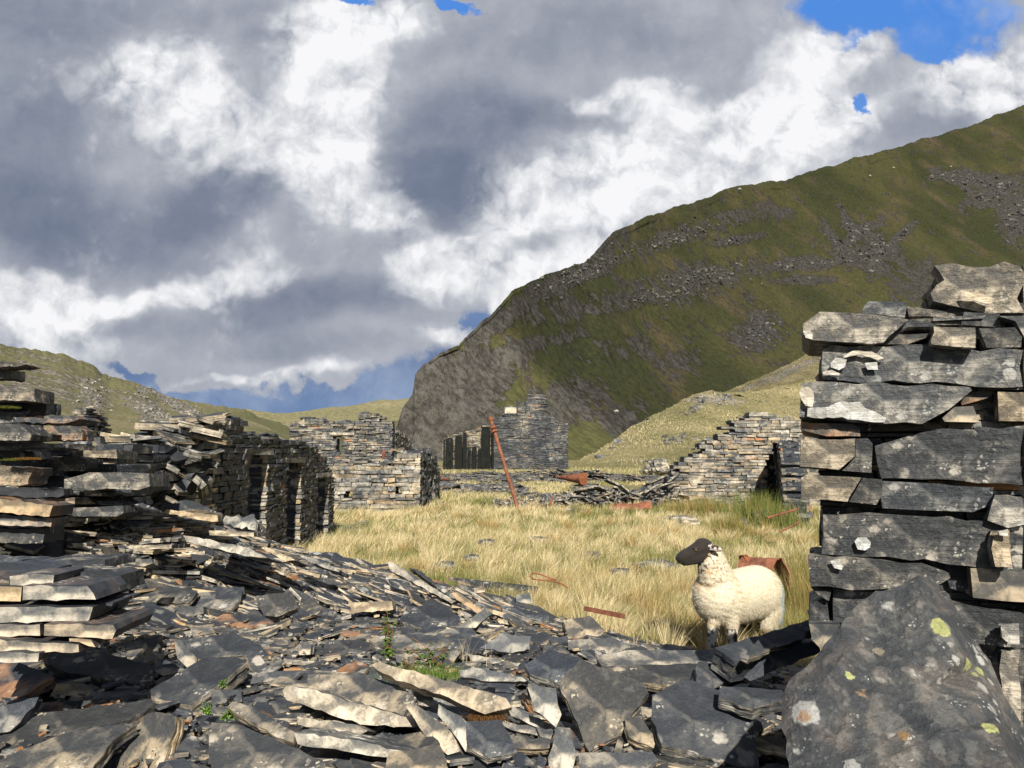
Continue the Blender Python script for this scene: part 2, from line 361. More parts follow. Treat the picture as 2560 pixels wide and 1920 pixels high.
M_MTN = hill_mat('mountain_turf_rock', (.052,.058,.024), (.085,.086,.034), (.125,.10,.052), (.045,.042,.038), (.115,.108,.097), .030, .585, .03, .10, .8, 1.4)
mtn_sky = [(900,1190),(975,1178),(985,1090),(1007,1015),(1033,984),(1036,937),(1060,910),(1099,880),(1146,862),(1163,839),(1227,787),(1279,729),(1366,685),(1460,657),(1476,642),(1528,584),(1591,553),(1667,521),(1771,492),(1817,469),(1967,446),(2083,414),(2199,376),(2315,347),(2430,312),(2560,260),(3200,60)]
def mblobs():
    L = [(1100,1020,130,150,0,.95),(1180,950,120,60,25,.8),(1070,900,40,50,0,.9),(1250,800,140,22,38,.8),(1420,700,100,22,20,.7),(1500,640,70,30,40,.5),
     (1330,860,150,14,12,.7),(1420,1010,90,50,10,.6),(1560,1050,60,40,20,.5),(1480,660,90,20,18,.5),
     (1700,590,130,22,15,.45),(1860,540,70,14,0,.6),(1930,525,50,16,-10,.6),(1760,690,150,30,8,.5),(1650,740,120,25,5,.45),(1900,830,60,38,20,.75),(1870,860,45,25,0,.7),(1560,880,80,30,0,.4),
     (1700,900,60,20,0,.5),(1440,770,130,30,10,.45),(2290,700,60,40,25,.6)]
    for (x, y, rx, ry, ro) in ((2150,585,60,14,35),(2210,620,70,14,-35),(2140,640,50,22,0),(2090,610,60,10,-60),(2120,560,30,12,-60),(2190,640,30,50,0),(2250,590,50,10,40),(2060,660,40,12,10),
        (2440,450,90,18,-10),(2490,480,80,22,25),(2540,540,40,60,0),(2360,440,40,8,5),(2460,500,60,10,-30),(1980,660,60,14,10),(1840,600,60,10,10),(2010,700,60,10,0)):
        L.append((x, y, rx, ry, ro, .85))
    return L
hill('mountain', 925, 3100, 560, 230, mtn_sky, [(900,1196),(1400,1190),(3100,1190)],
     [(900,118),(1036,116),(1400,125),(2000,170),(3100,220)], [(900,122),(985,124),(1036,130),(1160,146),(1300,178),(1500,260),(2000,560),(2560,850),(3100,950)],
     .035, 60, M_MTN, mblobs(), jit=5, jsize=38, crag=lambda x, y: .5 if x < 1350 else .7, rise=.9)
M_LH = hill_mat('left_hill_turf_rock', (.115,.115,.055), (.16,.15,.078), (.21,.185,.11), (.10,.09,.07), (.28,.25,.21), .022, .66, .04, .12, .8, 2.0, (.50,.47,.45))
lh_sky = [(x*K, y*K) for x, y in ((-500,700),(-200,735),(0,742),(60,752),(130,762),(170,778),(210,795),(235,812),(290,825),(315,832),(340,848),(375,858),(400,865),(450,872),(530,884),(640,930),(760,985))]
lb = [(150,960,160,60,-20,.75),(60,900,120,40,-10,.6),(230,970,60,50,-40,.6),(300,990,90,30,-20,.5),(365,975,30,14,0,.8),(400,1040,90,20,-35,1.0),(440,1010,90,16,-35,.95),(360,1030,60,16,-40,.9),(500,1040,60,12,-30,.9),(400,1075,60,16,-20,.9),(470,1065,60,16,-20,.6),(330,1120,60,10,-40,.4)]
hill('left_hill', -700, 800, 420, 130, lh_sky, [(-700,1180),(900,1180)], [(-700,90),(900,150)], [(-700,420),(0,480),(600,620),(900,700)], .02, 60, M_LH, lb, jit=5, jsize=30)
M_MOOR = hill_mat('moor_turf', (.19,.18,.095), (.23,.21,.115), (.27,.24,.14), (.2,.18,.14), (.4,.36,.3), .012, .70, .05, .2, .8, 4.0)
moor_sky = [(x*K, y*K) for x, y in ((200,900),(450,876),(530,884),(595,892),(640,890),(700,881),(780,872),(830,863),(880,861),(1100,850))]
hill('far_moor', 250, 1250, 260, 80, moor_sky, [(0,1170),(1300,1170)], [(0,240),(1300,240)], [(0,800),(1300,900)], .03, 120, M_MOOR, [(640,1030,50,14,-10,.5),(690,1018,40,8,0,.7)], jit=2.5, jsize=40)
M_MOUND = hill_mat('mound_turf', (.16,.15,.07), (.27,.235,.125), (.36,.31,.18), (.16,.15,.13), (.38,.34,.28), .11, .66, .05, .3, .8, .4, (.45,.42,.36))
mound_sky = [(1380,1184),(1424,1168),(1500,1120),(1560,1080),(1620,1044),(1690,1010),(1730,985),(1780,976),(1850,980),(1900,975),(2000,955),(2100,940),(2700,900)]
mb = [(1790,1000,70,16,0,.9),(1740,1020,30,12,30,.7),(1580,1055,70,7,25,.8),(1900,1010,40,10,0,.3),(1545,1115,50,4,35,.5),(1640,1160,40,10,0,.5)]
hill('grass_mound', 1385, 2700, 330, 110, mound_sky, [(1380,1192),(2700,1192)], [(1380,42),(2700,42)], [(1380,60),(1600,100),(2000,130),(2700,150)], .02, 9, M_MOUND, mb, jit=4, jsize=26)
up_sky = [(1700,1010),(1830,972),(1880,950),(1950,920),(2010,890),(2070,862),(2200,800),(2260,775),(2320,760),(2700,700)]
ub = [(1980,925,90,9,25,1.0),(1900,955,60,7,25,.9),(2040,900,60,7,25,.9)]
hill('upper_slope', 1720, 2700, 220, 80, up_sky, [(1700,1060),(2700,1060)], [(1700,120),(2700,120)], [(1700,150),(2100,190),(2700,230)], .015, 14, M_MOUND, ub, jit=3, jsize=26)

# an unseen, added cloud high behind the camera whose shade falls on the mountain
def make_shade_cloud():
    zc = 900.; vs = []; fs = []; shift = lambda x, y, z: (x - (zc-z)*math.tan(SUN_AZ)*0 + to_sun.x/to_sun.z*(zc-z), y + to_sun.y/to_sun.z*(zc-z))
    bm = bmesh.new(); rng = random.Random(5)
    # footprint on the mountain: from just beyond the mound to past the ridge
    for k in range(420):
        gx_ = rng.uniform(-120, 1150); gy_ = rng.uniform(130, 1150)
        if gx_ < (gy_-100)*.2-80: continue
        z = 130; x, y = shift(gx_, gy_, z); r = rng.uniform(90, 140)
        bmesh.ops.create_icosphere(bm, subdivisions=3, radius=1, matrix=Matrix.Translation((x, y, zc+rng.uniform(-15, 25))) @ Matrix.Diagonal((r, r, r*.3, 1)))
    for v in bm.verts: v.co += Vector((1, 1, .5))*12*fbm(v.co/60, .8, 4)
    me = bpy.data.meshes.new('shade_cloud'); bm.to_mesh(me); bm.free(); tmp = bpy.data.objects.new('tmp', me); col.objects.link(tmp)
    md = tmp.modifiers.new('r', 'REMESH'); md.mode = 'VOXEL'; md.voxel_size = 12; dg = bpy.context.evaluated_depsgraph_get(); dg.update()
    me = bpy.data.meshes.new_from_object(tmp.evaluated_get(dg)); bpy.data.objects.remove(tmp); me.name = 'shade_cloud'; me.materials.clear()
    m, t, b = new_mat('shade_cloud_sheet'); tr = t.n.new('ShaderNodeBsdfTransparent'); mx = t.n.new('ShaderNodeMixShader'); mx.inputs[0].default_value = .27
    b.inputs['Base Color'].default_value = (.8, .8, .8, 1); b.inputs['Roughness'].default_value = 1
    t.l.new(tr.outputs[0], mx.inputs[1]); t.l.new(b.outputs[0], mx.inputs[2]); t.l.new(mx.outputs[0], m.node_tree.nodes['Material Output'].inputs[0])
    me.materials.append(m); o = bpy.data.objects.new('shade_cloud', me); col.objects.link(o); tag(o, kind='structure')  # outline and opacity chosen only for the shade it throws
make_shade_cloud()

# ------------------------------------------------------------------ slate geometry
def roughen(poly, amp, rng, seg=None, it=1):
    """break up each side of a 2-D outline"""
    out = []; n = len(poly)
    for i in range(n):
        a = poly[i]; b = poly[(i+1) % n]; L = math.hypot(b[0]-a[0], b[1]-a[1]); out.append(a)
        k = max(1, int(L/seg)) if seg else 2
        if L < 1e-6: continue
        nx = -(b[1]-a[1])/L; ny = (b[0]-a[0])/L
        for j in range(1, k):
            t = (j+rng.uniform(-.25, .25))/k; o = rng.uniform(-1, 1)*amp
            out.append((a[0]+(b[0]-a[0])*t+nx*o, a[1]+(b[1]-a[1])*t+ny*o))
    return out
def slab_mesh(mb, poly, thick, M, rng, layers=3, tone=.25, edge=.65, rust=0., rough=.006, seg=.06, bottom=True, taper=0., flip=False):
    """stack of cleaved layers; poly is the outline of the visible face at local z=0, the slab goes down to -thick"""
    P = roughen(poly, rough, rng, seg); n = len(P)
    area = sum(P[i][0]*P[(i+1) % n][1]-P[(i+1) % n][0]*P[i][1] for i in range(n))
    if area < 0: P = P[::-1]
    cx = sum(p[0] for p in P)/n; cy = sum(p[1] for p in P)/n
    var = rng.random()
    vs = []; fs = []; cs = []
    zs = [0.0]
    for k in range(layers): zs.append(zs[-1]-thick/layers*rng.uniform(.7, 1.3))
    zs = [z*thick/max(1e-6, -zs[-1]) for z in zs]
    rings = []
    for k in range(layers):
        # each layer: its own in/out offset, ragged
        off = rng.uniform(-1, 0.2)*rough*1.4 if k else 0
        ring = []
        for i in range(n):
            x, y = P[i]; dx = x-cx; dy = y-cy; L = math.hypot(dx, dy)+1e-9
            o = off + rng.uniform(-1, .6)*rough*.8 + taper*k/layers
            ring.append((x+dx/L*o, y+dy/L*o))
        t0 = len(vs)
        for (x, y) in ring: vs.append(M @ Vector((x, y, zs[k] + (rng.uniform(-1, 1)*thick*.05 if k else 0))))
        b0 = len(vs)
        for (x, y) in ring:
            L = math.hypot(x-cx, y-cy)+1e-9; o = rng.uniform(-.6, .3)*rough
            vs.append(M @ Vector((x+(x-cx)/L*o, y+(y-cy)/L*o, zs[k+1])))
        rings.append((t0, b0))
        et = min(1, max(0, edge + rng.uniform(-.10, .10)))
        for i in range(n):
            j = (i+1) % n; fs.append((t0+i, b0+i, b0+j, t0+j)); cs.append((et, var, rust))
        if k == 0: fs.append(tuple(range(t0, t0+n))); cs.append((tone, var, rust*.7))
        else:
            # ledge between this layer and the previous one
            p0 = rings[k-1][1]
            for i in range(n):
                j = (i+1) % n; fs.append((p0+i, t0+i, t0+j, p0+j)); cs.append(((tone+et)*.5, var, rust))
    if bottom:
        b0 = rings[-1][1]; fs.append(tuple(reversed(range(b0, b0+n)))); cs.append((tone*.8, var, 0))
    if flip: fs = [tuple(reversed(f)) for f in fs]
    mb.add(vs, fs, cs)
def rand_poly(rng, a, b, n=None):
    n = n or rng.randint(4, 6); ph = rng.uniform(0, 6.28); P = []
    for i in range(n):
        t = ph + (i+rng.uniform(-.28, .28))*2*math.pi/n; r = rng.uniform(.75, 1.05)
        c, s = math.cos(t), math.sin(t); k = 1/max(abs(c)**1.0, abs(s)**1.0)**.55
        P.append((a*.5*r*c*k, b*.5*r*s*k))
    return P
def basis(nrm, yaw=0.):
    z = Vector(nrm).normalized(); x = Vector((math.cos(yaw), math.sin(yaw), 0)); x = (x - z*x.dot(z)).normalized(); y = z.cross(x)
    return Matrix((x, y, z)).transposed()

# ---- traced individual stones: the outline of the face seen, laid on a real plane, with real thickness
RG = {1: (0, 840, 2.514), 7: (0, 1400, 2.458), 8: (880, 1400, 2.257), 6: (1760, 1240, 2.44), 5: (1960, 640, 2.765), 2: (600, 960, 3.456), 3: (1040, 960, 2.257), 4: (1560, 1280, 4.148), 0: (0, 0, 1.0)}
def conv(reg, pts):
    ox, oy, s = RG[reg]; return [(ox+x/s, oy+y/s) for x, y in pts]
def hit_terr(px, py, lift=.03):
    d = ray(px, py); d = d/d.y; y = 1.2
    while y < 30:
        p = CAM + d*y
        if p.z < terr(p.x, p.y)+lift: return y
        y += .01
    return 30
HEROES = []
def in_poly(x, y, P):
    c = False; n = len(P); j = n-1
    for i in range(n):
        xi, yi = P[i]; xj, yj = P[j]
        if (yi > y) != (yj > y) and x < (xj-xi)*(y-yi)/(yj-yi)+xi: c = not c
        j = i
    return c
def covers_hero(p, m=1.12):
    d = p-CAM; cy = d.y*math.cos(PITCH)+d.z*math.sin(PITCH); cz = -d.y*math.sin(PITCH)+d.z*math.cos(PITCH)
    px = 1280+d.x/cy*F; py = 960-cz/cy*F
    for P, Yh, x0, x1, y0, y1, cx, cyy in HEROES:
        if x0-30 < px < x1+30 and y0-30 < py < y1+30 and p.y < Yh+.12:
            if in_poly(cx+(px-cx)/m, cyy+(py-cyy)/m, P): return True
    return False
def traced(name, reg, pts, nrm, thick, Y=None, lift=.05, label=None, cat='slate slab', mat=None, parent=None, tone=.25, edge=.65, rust=0., layers=5, rough=.0045, seed=0, seg=.03, group=None, taper=0.):
    P = conv(reg, pts); cx = sum(p[0] for p in P)/len(P); cy = sum(p[1] for p in P)/len(P)
    if Y is None: Y = hit_terr(cx, cy, lift)
    HEROES.append((P, Y, min(p[0] for p in P), max(p[0] for p in P), min(p[1] for p in P), max(p[1] for p in P), cx, cy))
    c = at(cx, cy, Y); n = Vector(nrm).normalized()
    w = []
    for (x, y) in P:
        d = ray(x, y); den = d.dot(n)
        if abs(den) < 1e-6: continue
        s = (c-CAM).dot(n)/den; w.append(CAM+d*s)
    B = basis(n, 0.0); Bi = B.transposed(); L = [Bi @ (p-c) for p in w]
    poly = [(v.x, v.y) for v in L]
    rng = random.Random(hash((reg, int(cx), int(cy))) & 0xffff)
    mb = MB(); slab_mesh(mb, poly, thick, Matrix.Identity(4), rng, layers, tone, edge, rust, rough, seg, taper=taper)
    ob = mb.build(name, mat or M_SLATE)
    M4 = B.to_4x4(); M4.translation = c
    if parent is not None: ob.parent = parent; M4 = Matrix.Translation(-parent.location) @ M4
    ob.matrix_local = M4
    if label: tag(ob, label, cat, group)
    return ob

# ------------------------------------------------------------------ drystone walls (courses of separate stones in one mesh)
def box_stone(mb, c, ax, ay, hx, hy, hz, jit, rng, tone, ttone, var, rust=0., tilt=0., etone=None):
    vs = []
    az = Vector((0, 0, 1))
    for sx in (-1, 1):
        for sy in (-1, 1):
            for sz in (-1, 1):
                v = ax*(sx*hx + rng.uniform(-1, 1)*jit) + ay*(sy*hy + rng.uniform(-1, 1)*jit) + az*(sz*hz + rng.uniform(-1, 1)*jit*.45 + sx*hx*tilt)
                vs.append(c+v)
    fs = [(0,1,3,2),(4,6,7,5),(0,4,5,1),(2,3,7,6),(1,5,7,3),(0,2,6,4)]
    mb.add(vs, fs, [(tone if etone is None else etone, var, rust)]*2 + [(tone, var, rust)]*2 + [(ttone, var, rust), (ttone, var, 0)])
def stone_wall(mb, p0, p1, thick, top, z0, ch, sl, openings=(), jit=.02, tone=(.45, .75), ttone=.25, seed=1, loose=0, rag=.08, sag=0, overhang=.03, gap=.006, core=True, rustp=.02, tonefn=None, etone=None):
    rng = random.Random(seed); p0 = Vector((*p0, 0)); p1 = Vector((*p1, 0)); L = (p1-p0).length; ax = (p1-p0)/L; ay = Vector((-ax.y, ax.x, 0))
    zmax = max(top(s*L/60) for s in range(61)); z = z0
    tops = lambda s: top(s) + rag*noise.noise(Vector((s*3.1/max(.3, sl[1]*2), seed*7.7, 0)))*1.6
    while z < zmax+.05:
        h = rng.uniform(*ch); s = -rng.uniform(0, sl[0]); tl = rng.uniform(-.02, .02)
        zc = z + h/2; cov = []
        while s < L:
            l = rng.uniform(*sl); a = max(0, s); b = min(L, s+l); s += l
            if b-a < sl[0]*.3: continue
            mid = (a+b)/2; bad = zc > tops(mid); jamb = mid < .2
            for (o0, o1, oz0, oz1) in openings:
                if oz0 < zc < oz1:
                    if a < o0 < b and (o0-a) > (b-o0)*.6: b = o0 + rng.uniform(-.02, .03)
                    elif a < o1 < b: a = max(a, o1 - rng.uniform(-.006, .012))
                    if o0-.02 < (a+b)/2 < o1+.02: bad = True
                    if abs(a-o1) < .04: jamb = True
            if bad or b-a < .02: continue
            mid = (a+b)/2
            c = p0 + ax*mid + ay*rng.uniform(-1, 1)*overhang; c.z = zc
            tt = rng.uniform(*tone)
            if tonefn: tt = tonefn(mid, zc, tt)
            box_stone(mb, c, ax, ay, (b-a)/2-gap, thick/2+rng.uniform(-.5, .6)*overhang, h/2-gap*.6, jit, rng, tt, ttone+rng.uniform(-.08, .1), rng.random(), 1 if rng.random() < rustp else 0, tilt=rng.uniform(-.05, .05)*(1 if jit > .01 else .3), etone=None if etone is None or not jamb else rng.uniform(*etone))
            cov.append((a, b))
        if core and cov:
            for (a, b) in cov:
                c = p0 + ax*(a+b)/2; c.z = zc
                box_stone(mb, c, ax, ay, (b-a)/2+.0, thick/2-.07, h/2+.012, 0, rng, .0, .0, 0)  # added near-black core box keeps light from leaking through the gaps
        z += h
    for k in range(loose):
        s = rng.uniform(.05, .95)*L; zz = tops(s); a = rng.uniform(.15, .45)*max(.6, sl[1]*2.2)
        c = p0 + ax*s; M = Matrix.Translation((c.x+rng.uniform(-.1, .1), c.y+rng.uniform(-.1, .1), zz+rng.uniform(.0, .06))) @ Matrix.Rotation(rng.uniform(0, 6.3), 4, 'Z') @ Matrix.Rotation(rng.uniform(-.35, .35), 4, 'X') @ Matrix.Rotation(rng.uniform(-.3, .3), 4, 'Y')
        slab_mesh(mb, rand_poly(rng, a, a*rng.uniform(.4, .8)), rng.uniform(.02, .06)*max(.6, sl[1]*2.2), M, rng, 2, ttone, rng.uniform(*tone), 0, a*.02, a*.3)
def prof(*pts): return lambda s: float(np.interp(s, [p[0] for p in pts], [p[1] for p in pts]))

# A: long ruin running away on the left, seen along its shaded right face, with doorways
wa = empty('ruined_barrack_wall', (-3.45, 9.5, 0), 'long roofless slate ruin with narrow doorways in its dark shaded face', 'ruined wall')
Y0 = 5.95
Aface = -3.15; Ath = .30
mb = MB()
topA = prof((0,1.46),(1.45,1.47),(1.6,1.55),(1.9,1.72),(2.35,1.86),(2.75,1.80),(3.0,1.66),(3.6,1.60),(4.3,1.64),(5.2,1.60),(6.0,1.50),(6.6,1.36),(7.0,1.15),(7.3,.95))
ops = [(.55,1.25,-1,1.17),(1.62,1.98,-1,1.20),(2.95,3.63,-1,1.40),(4.52,5.19,-1,1.28),(6.18,6.88,-1,1.02)]
stone_wall(mb, (Aface-Ath/2, Y0), (Aface-Ath/2, Y0+7.3), Ath, topA, -.1, (.035,.08), (.12,.34), ops, jit=.013, tone=(.10,.34), etone=(.48,.74), ttone=.2, seed=11, loose=26, rag=.05, overhang=.010, rustp=.005)  # shade on the face and sunlight on the jambs are put into the tones
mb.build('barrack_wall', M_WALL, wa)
mb = MB(); rng = random.Random(3)
for (a, b, _, zt) in ops:
    box_stone(mb, Vector((Aface-Ath/2, Y0+(a+b)/2, zt+.05)), Vector((0,1,0)), Vector((1,0,0)), (b-a)/2+.16, Ath/2+.02, .035, .012, rng, .5, .3, .3)
mb.build('lintel', M_WALL, wa)
# back wall of the same rooms so that the doorways open on a dark interior
mb = MB(); stone_wall(mb, (-5.6, Y0+.4), (-5.3, Y0+7.0), .5, prof((0,1.2),(3,1.5),(6.6,1.1)), -.1, (.07,.12), (.2,.45), (), jit=.015, tone=(.35,.6), seed=12, rag=.15)
mb.build('rear_wall', M_WALL, wa)
# cross wall rising in steps towards the tall ragged stub
mb = MB()
stone_wall(mb, (-3.95, 7.4), (-3.02, 7.4), .4, prof((0,1.42),(.18,1.54),(.4,1.60),(.66,1.75),(.84,1.82),(.93,1.80)), .2, (.035,.075), (.2,.55), (), jit=.016, tone=(.55,.8), ttone=.3, seed=13, loose=16, rag=.06, overhang=.06)
rng = random.Random(31)
for k in range(34):
    u = rng.uniform(0, 1); x = -3.9+1.0*u; z = 1.40+.40*u+rng.uniform(-.28, .06)
    M = Matrix.Translation((x, 7.25-rng.uniform(0, .15), z)) @ Matrix.Rotation(rng.uniform(-.4, .4), 4, 'Z') @ Matrix.Rotation(rng.uniform(-.12, .45), 4, 'Y') @ Matrix.Rotation(rng.uniform(-.2, .2), 4, 'X')
    slab_mesh(mb, rand_poly(rng, rng.uniform(.3, .62), rng.uniform(.2, .35), 5), rng.uniform(.025, .06), M, rng, 3, .28, rng.uniform(.5, .8), 0, .008, .09)
mb.build('cross_wall', M_WALL, wa)
mb = MB(); rng = random.Random(32)
for k in range(30):
    M = Matrix.Translation((-3.15+rng.uniform(-.3, .25), rng.uniform(6.8, 7.35), 1.2+rng.uniform(-.3, .3))) @ Matrix.Rotation(rng.uniform(0, 6.3), 4, 'Z') @ Matrix.Rotation(rng.uniform(-.9, .9), 4, 'X') @ Matrix.Rotation(rng.uniform(-.5, .5), 4, 'Y')
    slab_mesh(mb, rand_poly(rng, rng.uniform(.25, .5), rng.uniform(.1, .2), 5), rng.uniform(.03, .07), M, rng, 3, .3, rng.uniform(.45, .7), 0, .008, .09)
mb.build('fallen_stones', M_WALL, wa)
# timber/slate oval lintel seen in the gap
# D: lit wall with a return
wd = empty('low_stone_ruin', (-3.4, 18.6, 0), 'pale sunlit drystone ruin with a broken dip in its top, beside the grass', 'ruined wall')
mb = MB()
stone_wall(mb, (-4.75, 18.7), (-2.27, 18.7), .5, prof((0,1.16),(.5,1.2),(.85,1.2),(1.0,1.30),(1.25,1.22),(1.5,.98),(1.72,1.1),(1.8,1.40),(2.1,1.50),(2.48,1.47)), -.1, (.05,.12), (.16,.5), [(.62,.80,.30,.46),(1.86,1.98,.42,.56)], jit=.018, tone=(.48,.74), ttone=.35, seed=21, loose=22, rag=.07)
mb.build('front_wall', M_WALL, wd)
mb = MB()
stone_wall(mb, (-2.52, 18.97), (-2.52, 23.5), .5, prof((0,1.46),(1.5,1.5),(3,1.35),(4.5,.9)), -.1, (.05,.12), (.16,.45), [(2.1,2.9,-1,1.0)], jit=.018, tone=(.15,.4), etone=(.5,.7), ttone=.3, seed=22, loose=14, rag=.1)  # darker face, paler jambs: shade and sunlight carried by the stone tone
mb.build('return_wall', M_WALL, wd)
# E: two-peaked ruin behind
we = empty('twin_gabled_ruin', (-5.9, 26, 0), 'grey two-peaked ruined house wall with a narrow window slit, behind the pale low ruin', 'ruined house')
mb = MB()
stone_wall(mb, (-7.75, 26), (-4.15, 26), .5, prof((0,2.32),(.25,2.42),(.5,2.62),(.85,2.66),(1.1,2.55),(1.4,2.50),(1.9,2.50),(2.3,2.54),(2.5,2.68),(2.7,2.78),(2.95,2.80),(3.2,2.64),(3.45,2.5),(3.6,2.34)), -.1, (.05,.10), (.16,.5), [(1.66,1.82,1.42,1.98),(2.55,2.70,1.44,1.54)], jit=.02, tone=(.36,.62), ttone=.3, seed=25, loose=14, rag=.05)
mb.build('gable_wall', M_WALL, we)
mb = MB(); box_stone(mb, Vector((-5.9, 25.74, 2.08)), Vector((1,0,0)), Vector((0,1,0)), .42, .06, .045, .012, random.Random(2), .75, .5, .4); mb.build('lintel', M_WALL, we)
mb = MB(); stone_wall(mb, (-4.4, 26.3), (-4.4, 31), .5, prof((0,2.3),(4.7,1.9)), -.1, (.06,.12), (.2,.5), (), jit=.02, tone=(.4,.6), seed=26, loose=6); mb.build('side_wall', M_WALL, we)
mb = MB(); stone_wall(mb, (-7.5, 26.3), (-7.5, 31), .5, prof((0,2.2),(4.7,1.6)), -.1, (.06,.12), (.2,.5), (), jit=.02, tone=(.4,.6), seed=27, loose=6); mb.build('side_wall', M_WALL, we)
# lone stub at far left
wl = empty('slate_stub', (-7.5, 13.2, 0), 'narrow free-standing slate wall stub with a ragged top against the green hillside at far left', 'ruined wall')
mb = MB(); stone_wall(mb, (-7.80, 13.3), (-7.55, 13.3), .35, prof((0,2.08),(.12,2.22),(.25,2.16)), 0, (.03,.06), (.1,.3), (), jit=.014, tone=(.5,.75), seed=41, loose=5, rag=.03); mb.build('end_face', M_WALL, wl)
mb = MB(); stone_wall(mb, (-7.69, 13.47), (-7.69, 13.95), .28, prof((0,2.16),(.3,2.1),(.5,1.6)), 0, (.03,.06), (.1,.25), (), jit=.014, tone=(.15,.4), seed=42, loose=5, rag=.03); mb.build('receding_wall', M_WALL, wl)  # low tone paints in the shade of the right-hand side
mb = MB(); stone_wall(mb, (-9.2, 13.3), (-7.8, 13.3), .35, prof((0,1.25),(.6,1.3),(1.1,1.40),(1.4,1.45)), 0, (.04,.09), (.15,.4), (), jit=.014, tone=(.45,.7), seed=43, loose=8, rag=.06); mb.build('low_wall', M_WALL, wl)
# F: gable with chimney
wf = empty('chimney_gable', (1.1, 50, 0), 'tall grey slate gable with a stepped chimney and near-black upright slabs at its left', 'ruined house')
def X50(px, Y=50): return at(px, 1130, Y).x
xl = X50(1234); xr = X50(1420)
pf = [(px, py) for px, py in ((1234,1062),(1240,1046),(1255,1036),(1262,1034),(1292,1034),(1293,996),(1322,994),(1324,986),(1362,986),(1364,1036),(1382,1044),(1400,1054),(1420,1058))]
mb = MB()
stone_wall(mb, (xl, 50), (xr, 50), .6, prof(*[(X50(a)-xl, at(a, b, 50).z) for a, b in pf]), -.2, (.055,.10), (.2,.65), [(X50(1296)-xl, X50(1313)-xl, at(1300,1018,50).z, 9)], jit=.012, tone=(.26,.50), ttone=.3, seed=51, rag=.03, gap=.012, core=True,
           tonefn=lambda s, z, t: t)
mb.build('gable_wall', M_FARGREY, wf)
mb = MB(); rng = random.Random(9)
def slabpx(px0, py0, px1, py1, Y, th, tone=.6, mt=None):
    a = at(px0, py1, Y); b = at(px1, py0, Y)
    box_stone(mb, Vector(((a.x+b.x)/2, Y, (a.z+b.z)/2)), Vector((1,0,0)), Vector((0,1,0)), abs(b.x-a.x)/2, th/2, abs(b.z-a.z)/2, .012, rng, tone, tone-.1, .5)
slabpx(1262,1019,1292,1034,49.9,.5,.82); slabpx(1257,1015,1262,1038,49.85,.6,.1); slabpx(1262,1015,1290,1019,49.9,.4,.3)
slabpx(1291,998,1294,1036,49.8,.4,.08); slabpx(1313,996,1317,1030,49.8,.4,.08); slabpx(1294,1005,1313,1012,50.2,.3,.4); slabpx(1294,1016,1313,1026,50.2,.3,.45)
mb.build('chimney', M_FARGREY, wf)
# row of near-black upright slabs on an infill wall receding to the left
mb = MB(); A_ = Vector((xl, 50.3, 0)); B_ = Vector((-4.95, 53.8, 0)); dv = B_-A_
ztop = lambda t: 3.35+(2.45-3.35)*t
def M_black():  # even near-black surface for the upright slabs
    m, t, b = new_mat('near_black_slate'); co = t.n.new('ShaderNodeTexCoord').outputs['Object']
    t.put(b.inputs['Base Color'], t.mix(t.mapr(t.noise(co, 3, 5, .6), .35, .7), (.004,.005,.005), (.014,.017,.014))); b.inputs['Roughness'].default_value = .8; return m
M_BLK = M_black()
stone_wall(mb, (B_.x, B_.y+.35), (A_.x, A_.y+.35), .3, prof((0,2.45),(dv.length,3.35)), -.1, (.07,.12), (.15,.4), (), jit=.02, tone=(.45,.7), seed=53, rag=.12)
mb.build('infill_wall', M_FAR, wf)
rng = random.Random(8); u = 0.02
spans = [(.0,.04,.95),(.06,.24,1.0),(.245,.30,.55),(.32,.42,.62),(.44,.50,.55),(.52,.60,1.0),(.61,.76,.98),(.80,.86,.95),(.87,.955,.97),(.97,1.0,.98)]
for (a, b, hf) in spans:
    mb = MB(); c = A_ + dv*((a+b)/2); c.y -= .12; w = dv.length*(b-a)/2; zt = ztop((a+b)/2)*hf
    dxv = dv.normalized(); nseg = 9; vs = []; fs = []
    for k in range(nseg+1):
        z = zt*k/nseg; q = w*(1 - .06*k/nseg + rng.uniform(-.06, .06))
        if k == nseg: q *= .85
        for (sx, sy) in ((-1,-1),(1,-1),(1,1),(-1,1)):
            p = c + dxv*(sx*q+rng.uniform(-.01,.01)) + Vector((0, sy*.12, 0)); vs.append(Vector((p.x, p.y, z-.05+rng.uniform(-.02,.02))))
    for k in range(nseg):
        for i in range(4): j = (i+1) % 4; fs.append((k*4+i, k*4+j, k*4+4+j, k*4+4+i))
    fs.append((nseg*4, nseg*4+1, nseg*4+2, nseg*4+3)); mb.add(vs, fs, [(.05,0,0)]*len(fs)); mb.build('black_slab', M_BLK, wf)
# G: right-hand ruin
wg = empty('stepped_stone_ruin', (6, 20, 0), 'pale drystone ruin stepping up rightward to a dark pointed shadow-shaped opening', 'ruined wall')
xg = at(1662, 1130, 20).x
gp = [(1662,1205),(1690,1180),(1700,1150),(1735,1134),(1760,1112),(1790,1092),(1815,1074),(1832,1056),(1850,1045),(1885,1040),(1930,1042),(2000,1048),(2120,1060)]
mb = MB()
stone_wall(mb, (xg, 20), (at(2120,1130,20).x, 20), .55, prof(*[(at(a,1130,20).x-xg, at(a,b,20).z) for a, b in gp]), -.15, (.045,.10), (.15,.5),
   [(at(1908,1130,20).x-xg, at(1945,1130,20).x-xg, -1, 1.15), (at(1914,1130,20).x-xg, at(1942,1130,20).x-xg, 1.1, 1.42), (at(1922,1130,20).x-xg, at(1935,1130,20).x-xg, 1.4, 1.68)], jit=.014, tone=(.46,.72), ttone=.35, seed=61, loose=16, rag=.05)  # opening cut in the outline of a triangular cast shadow
mb.build('front_wall', M_WALL, wg)
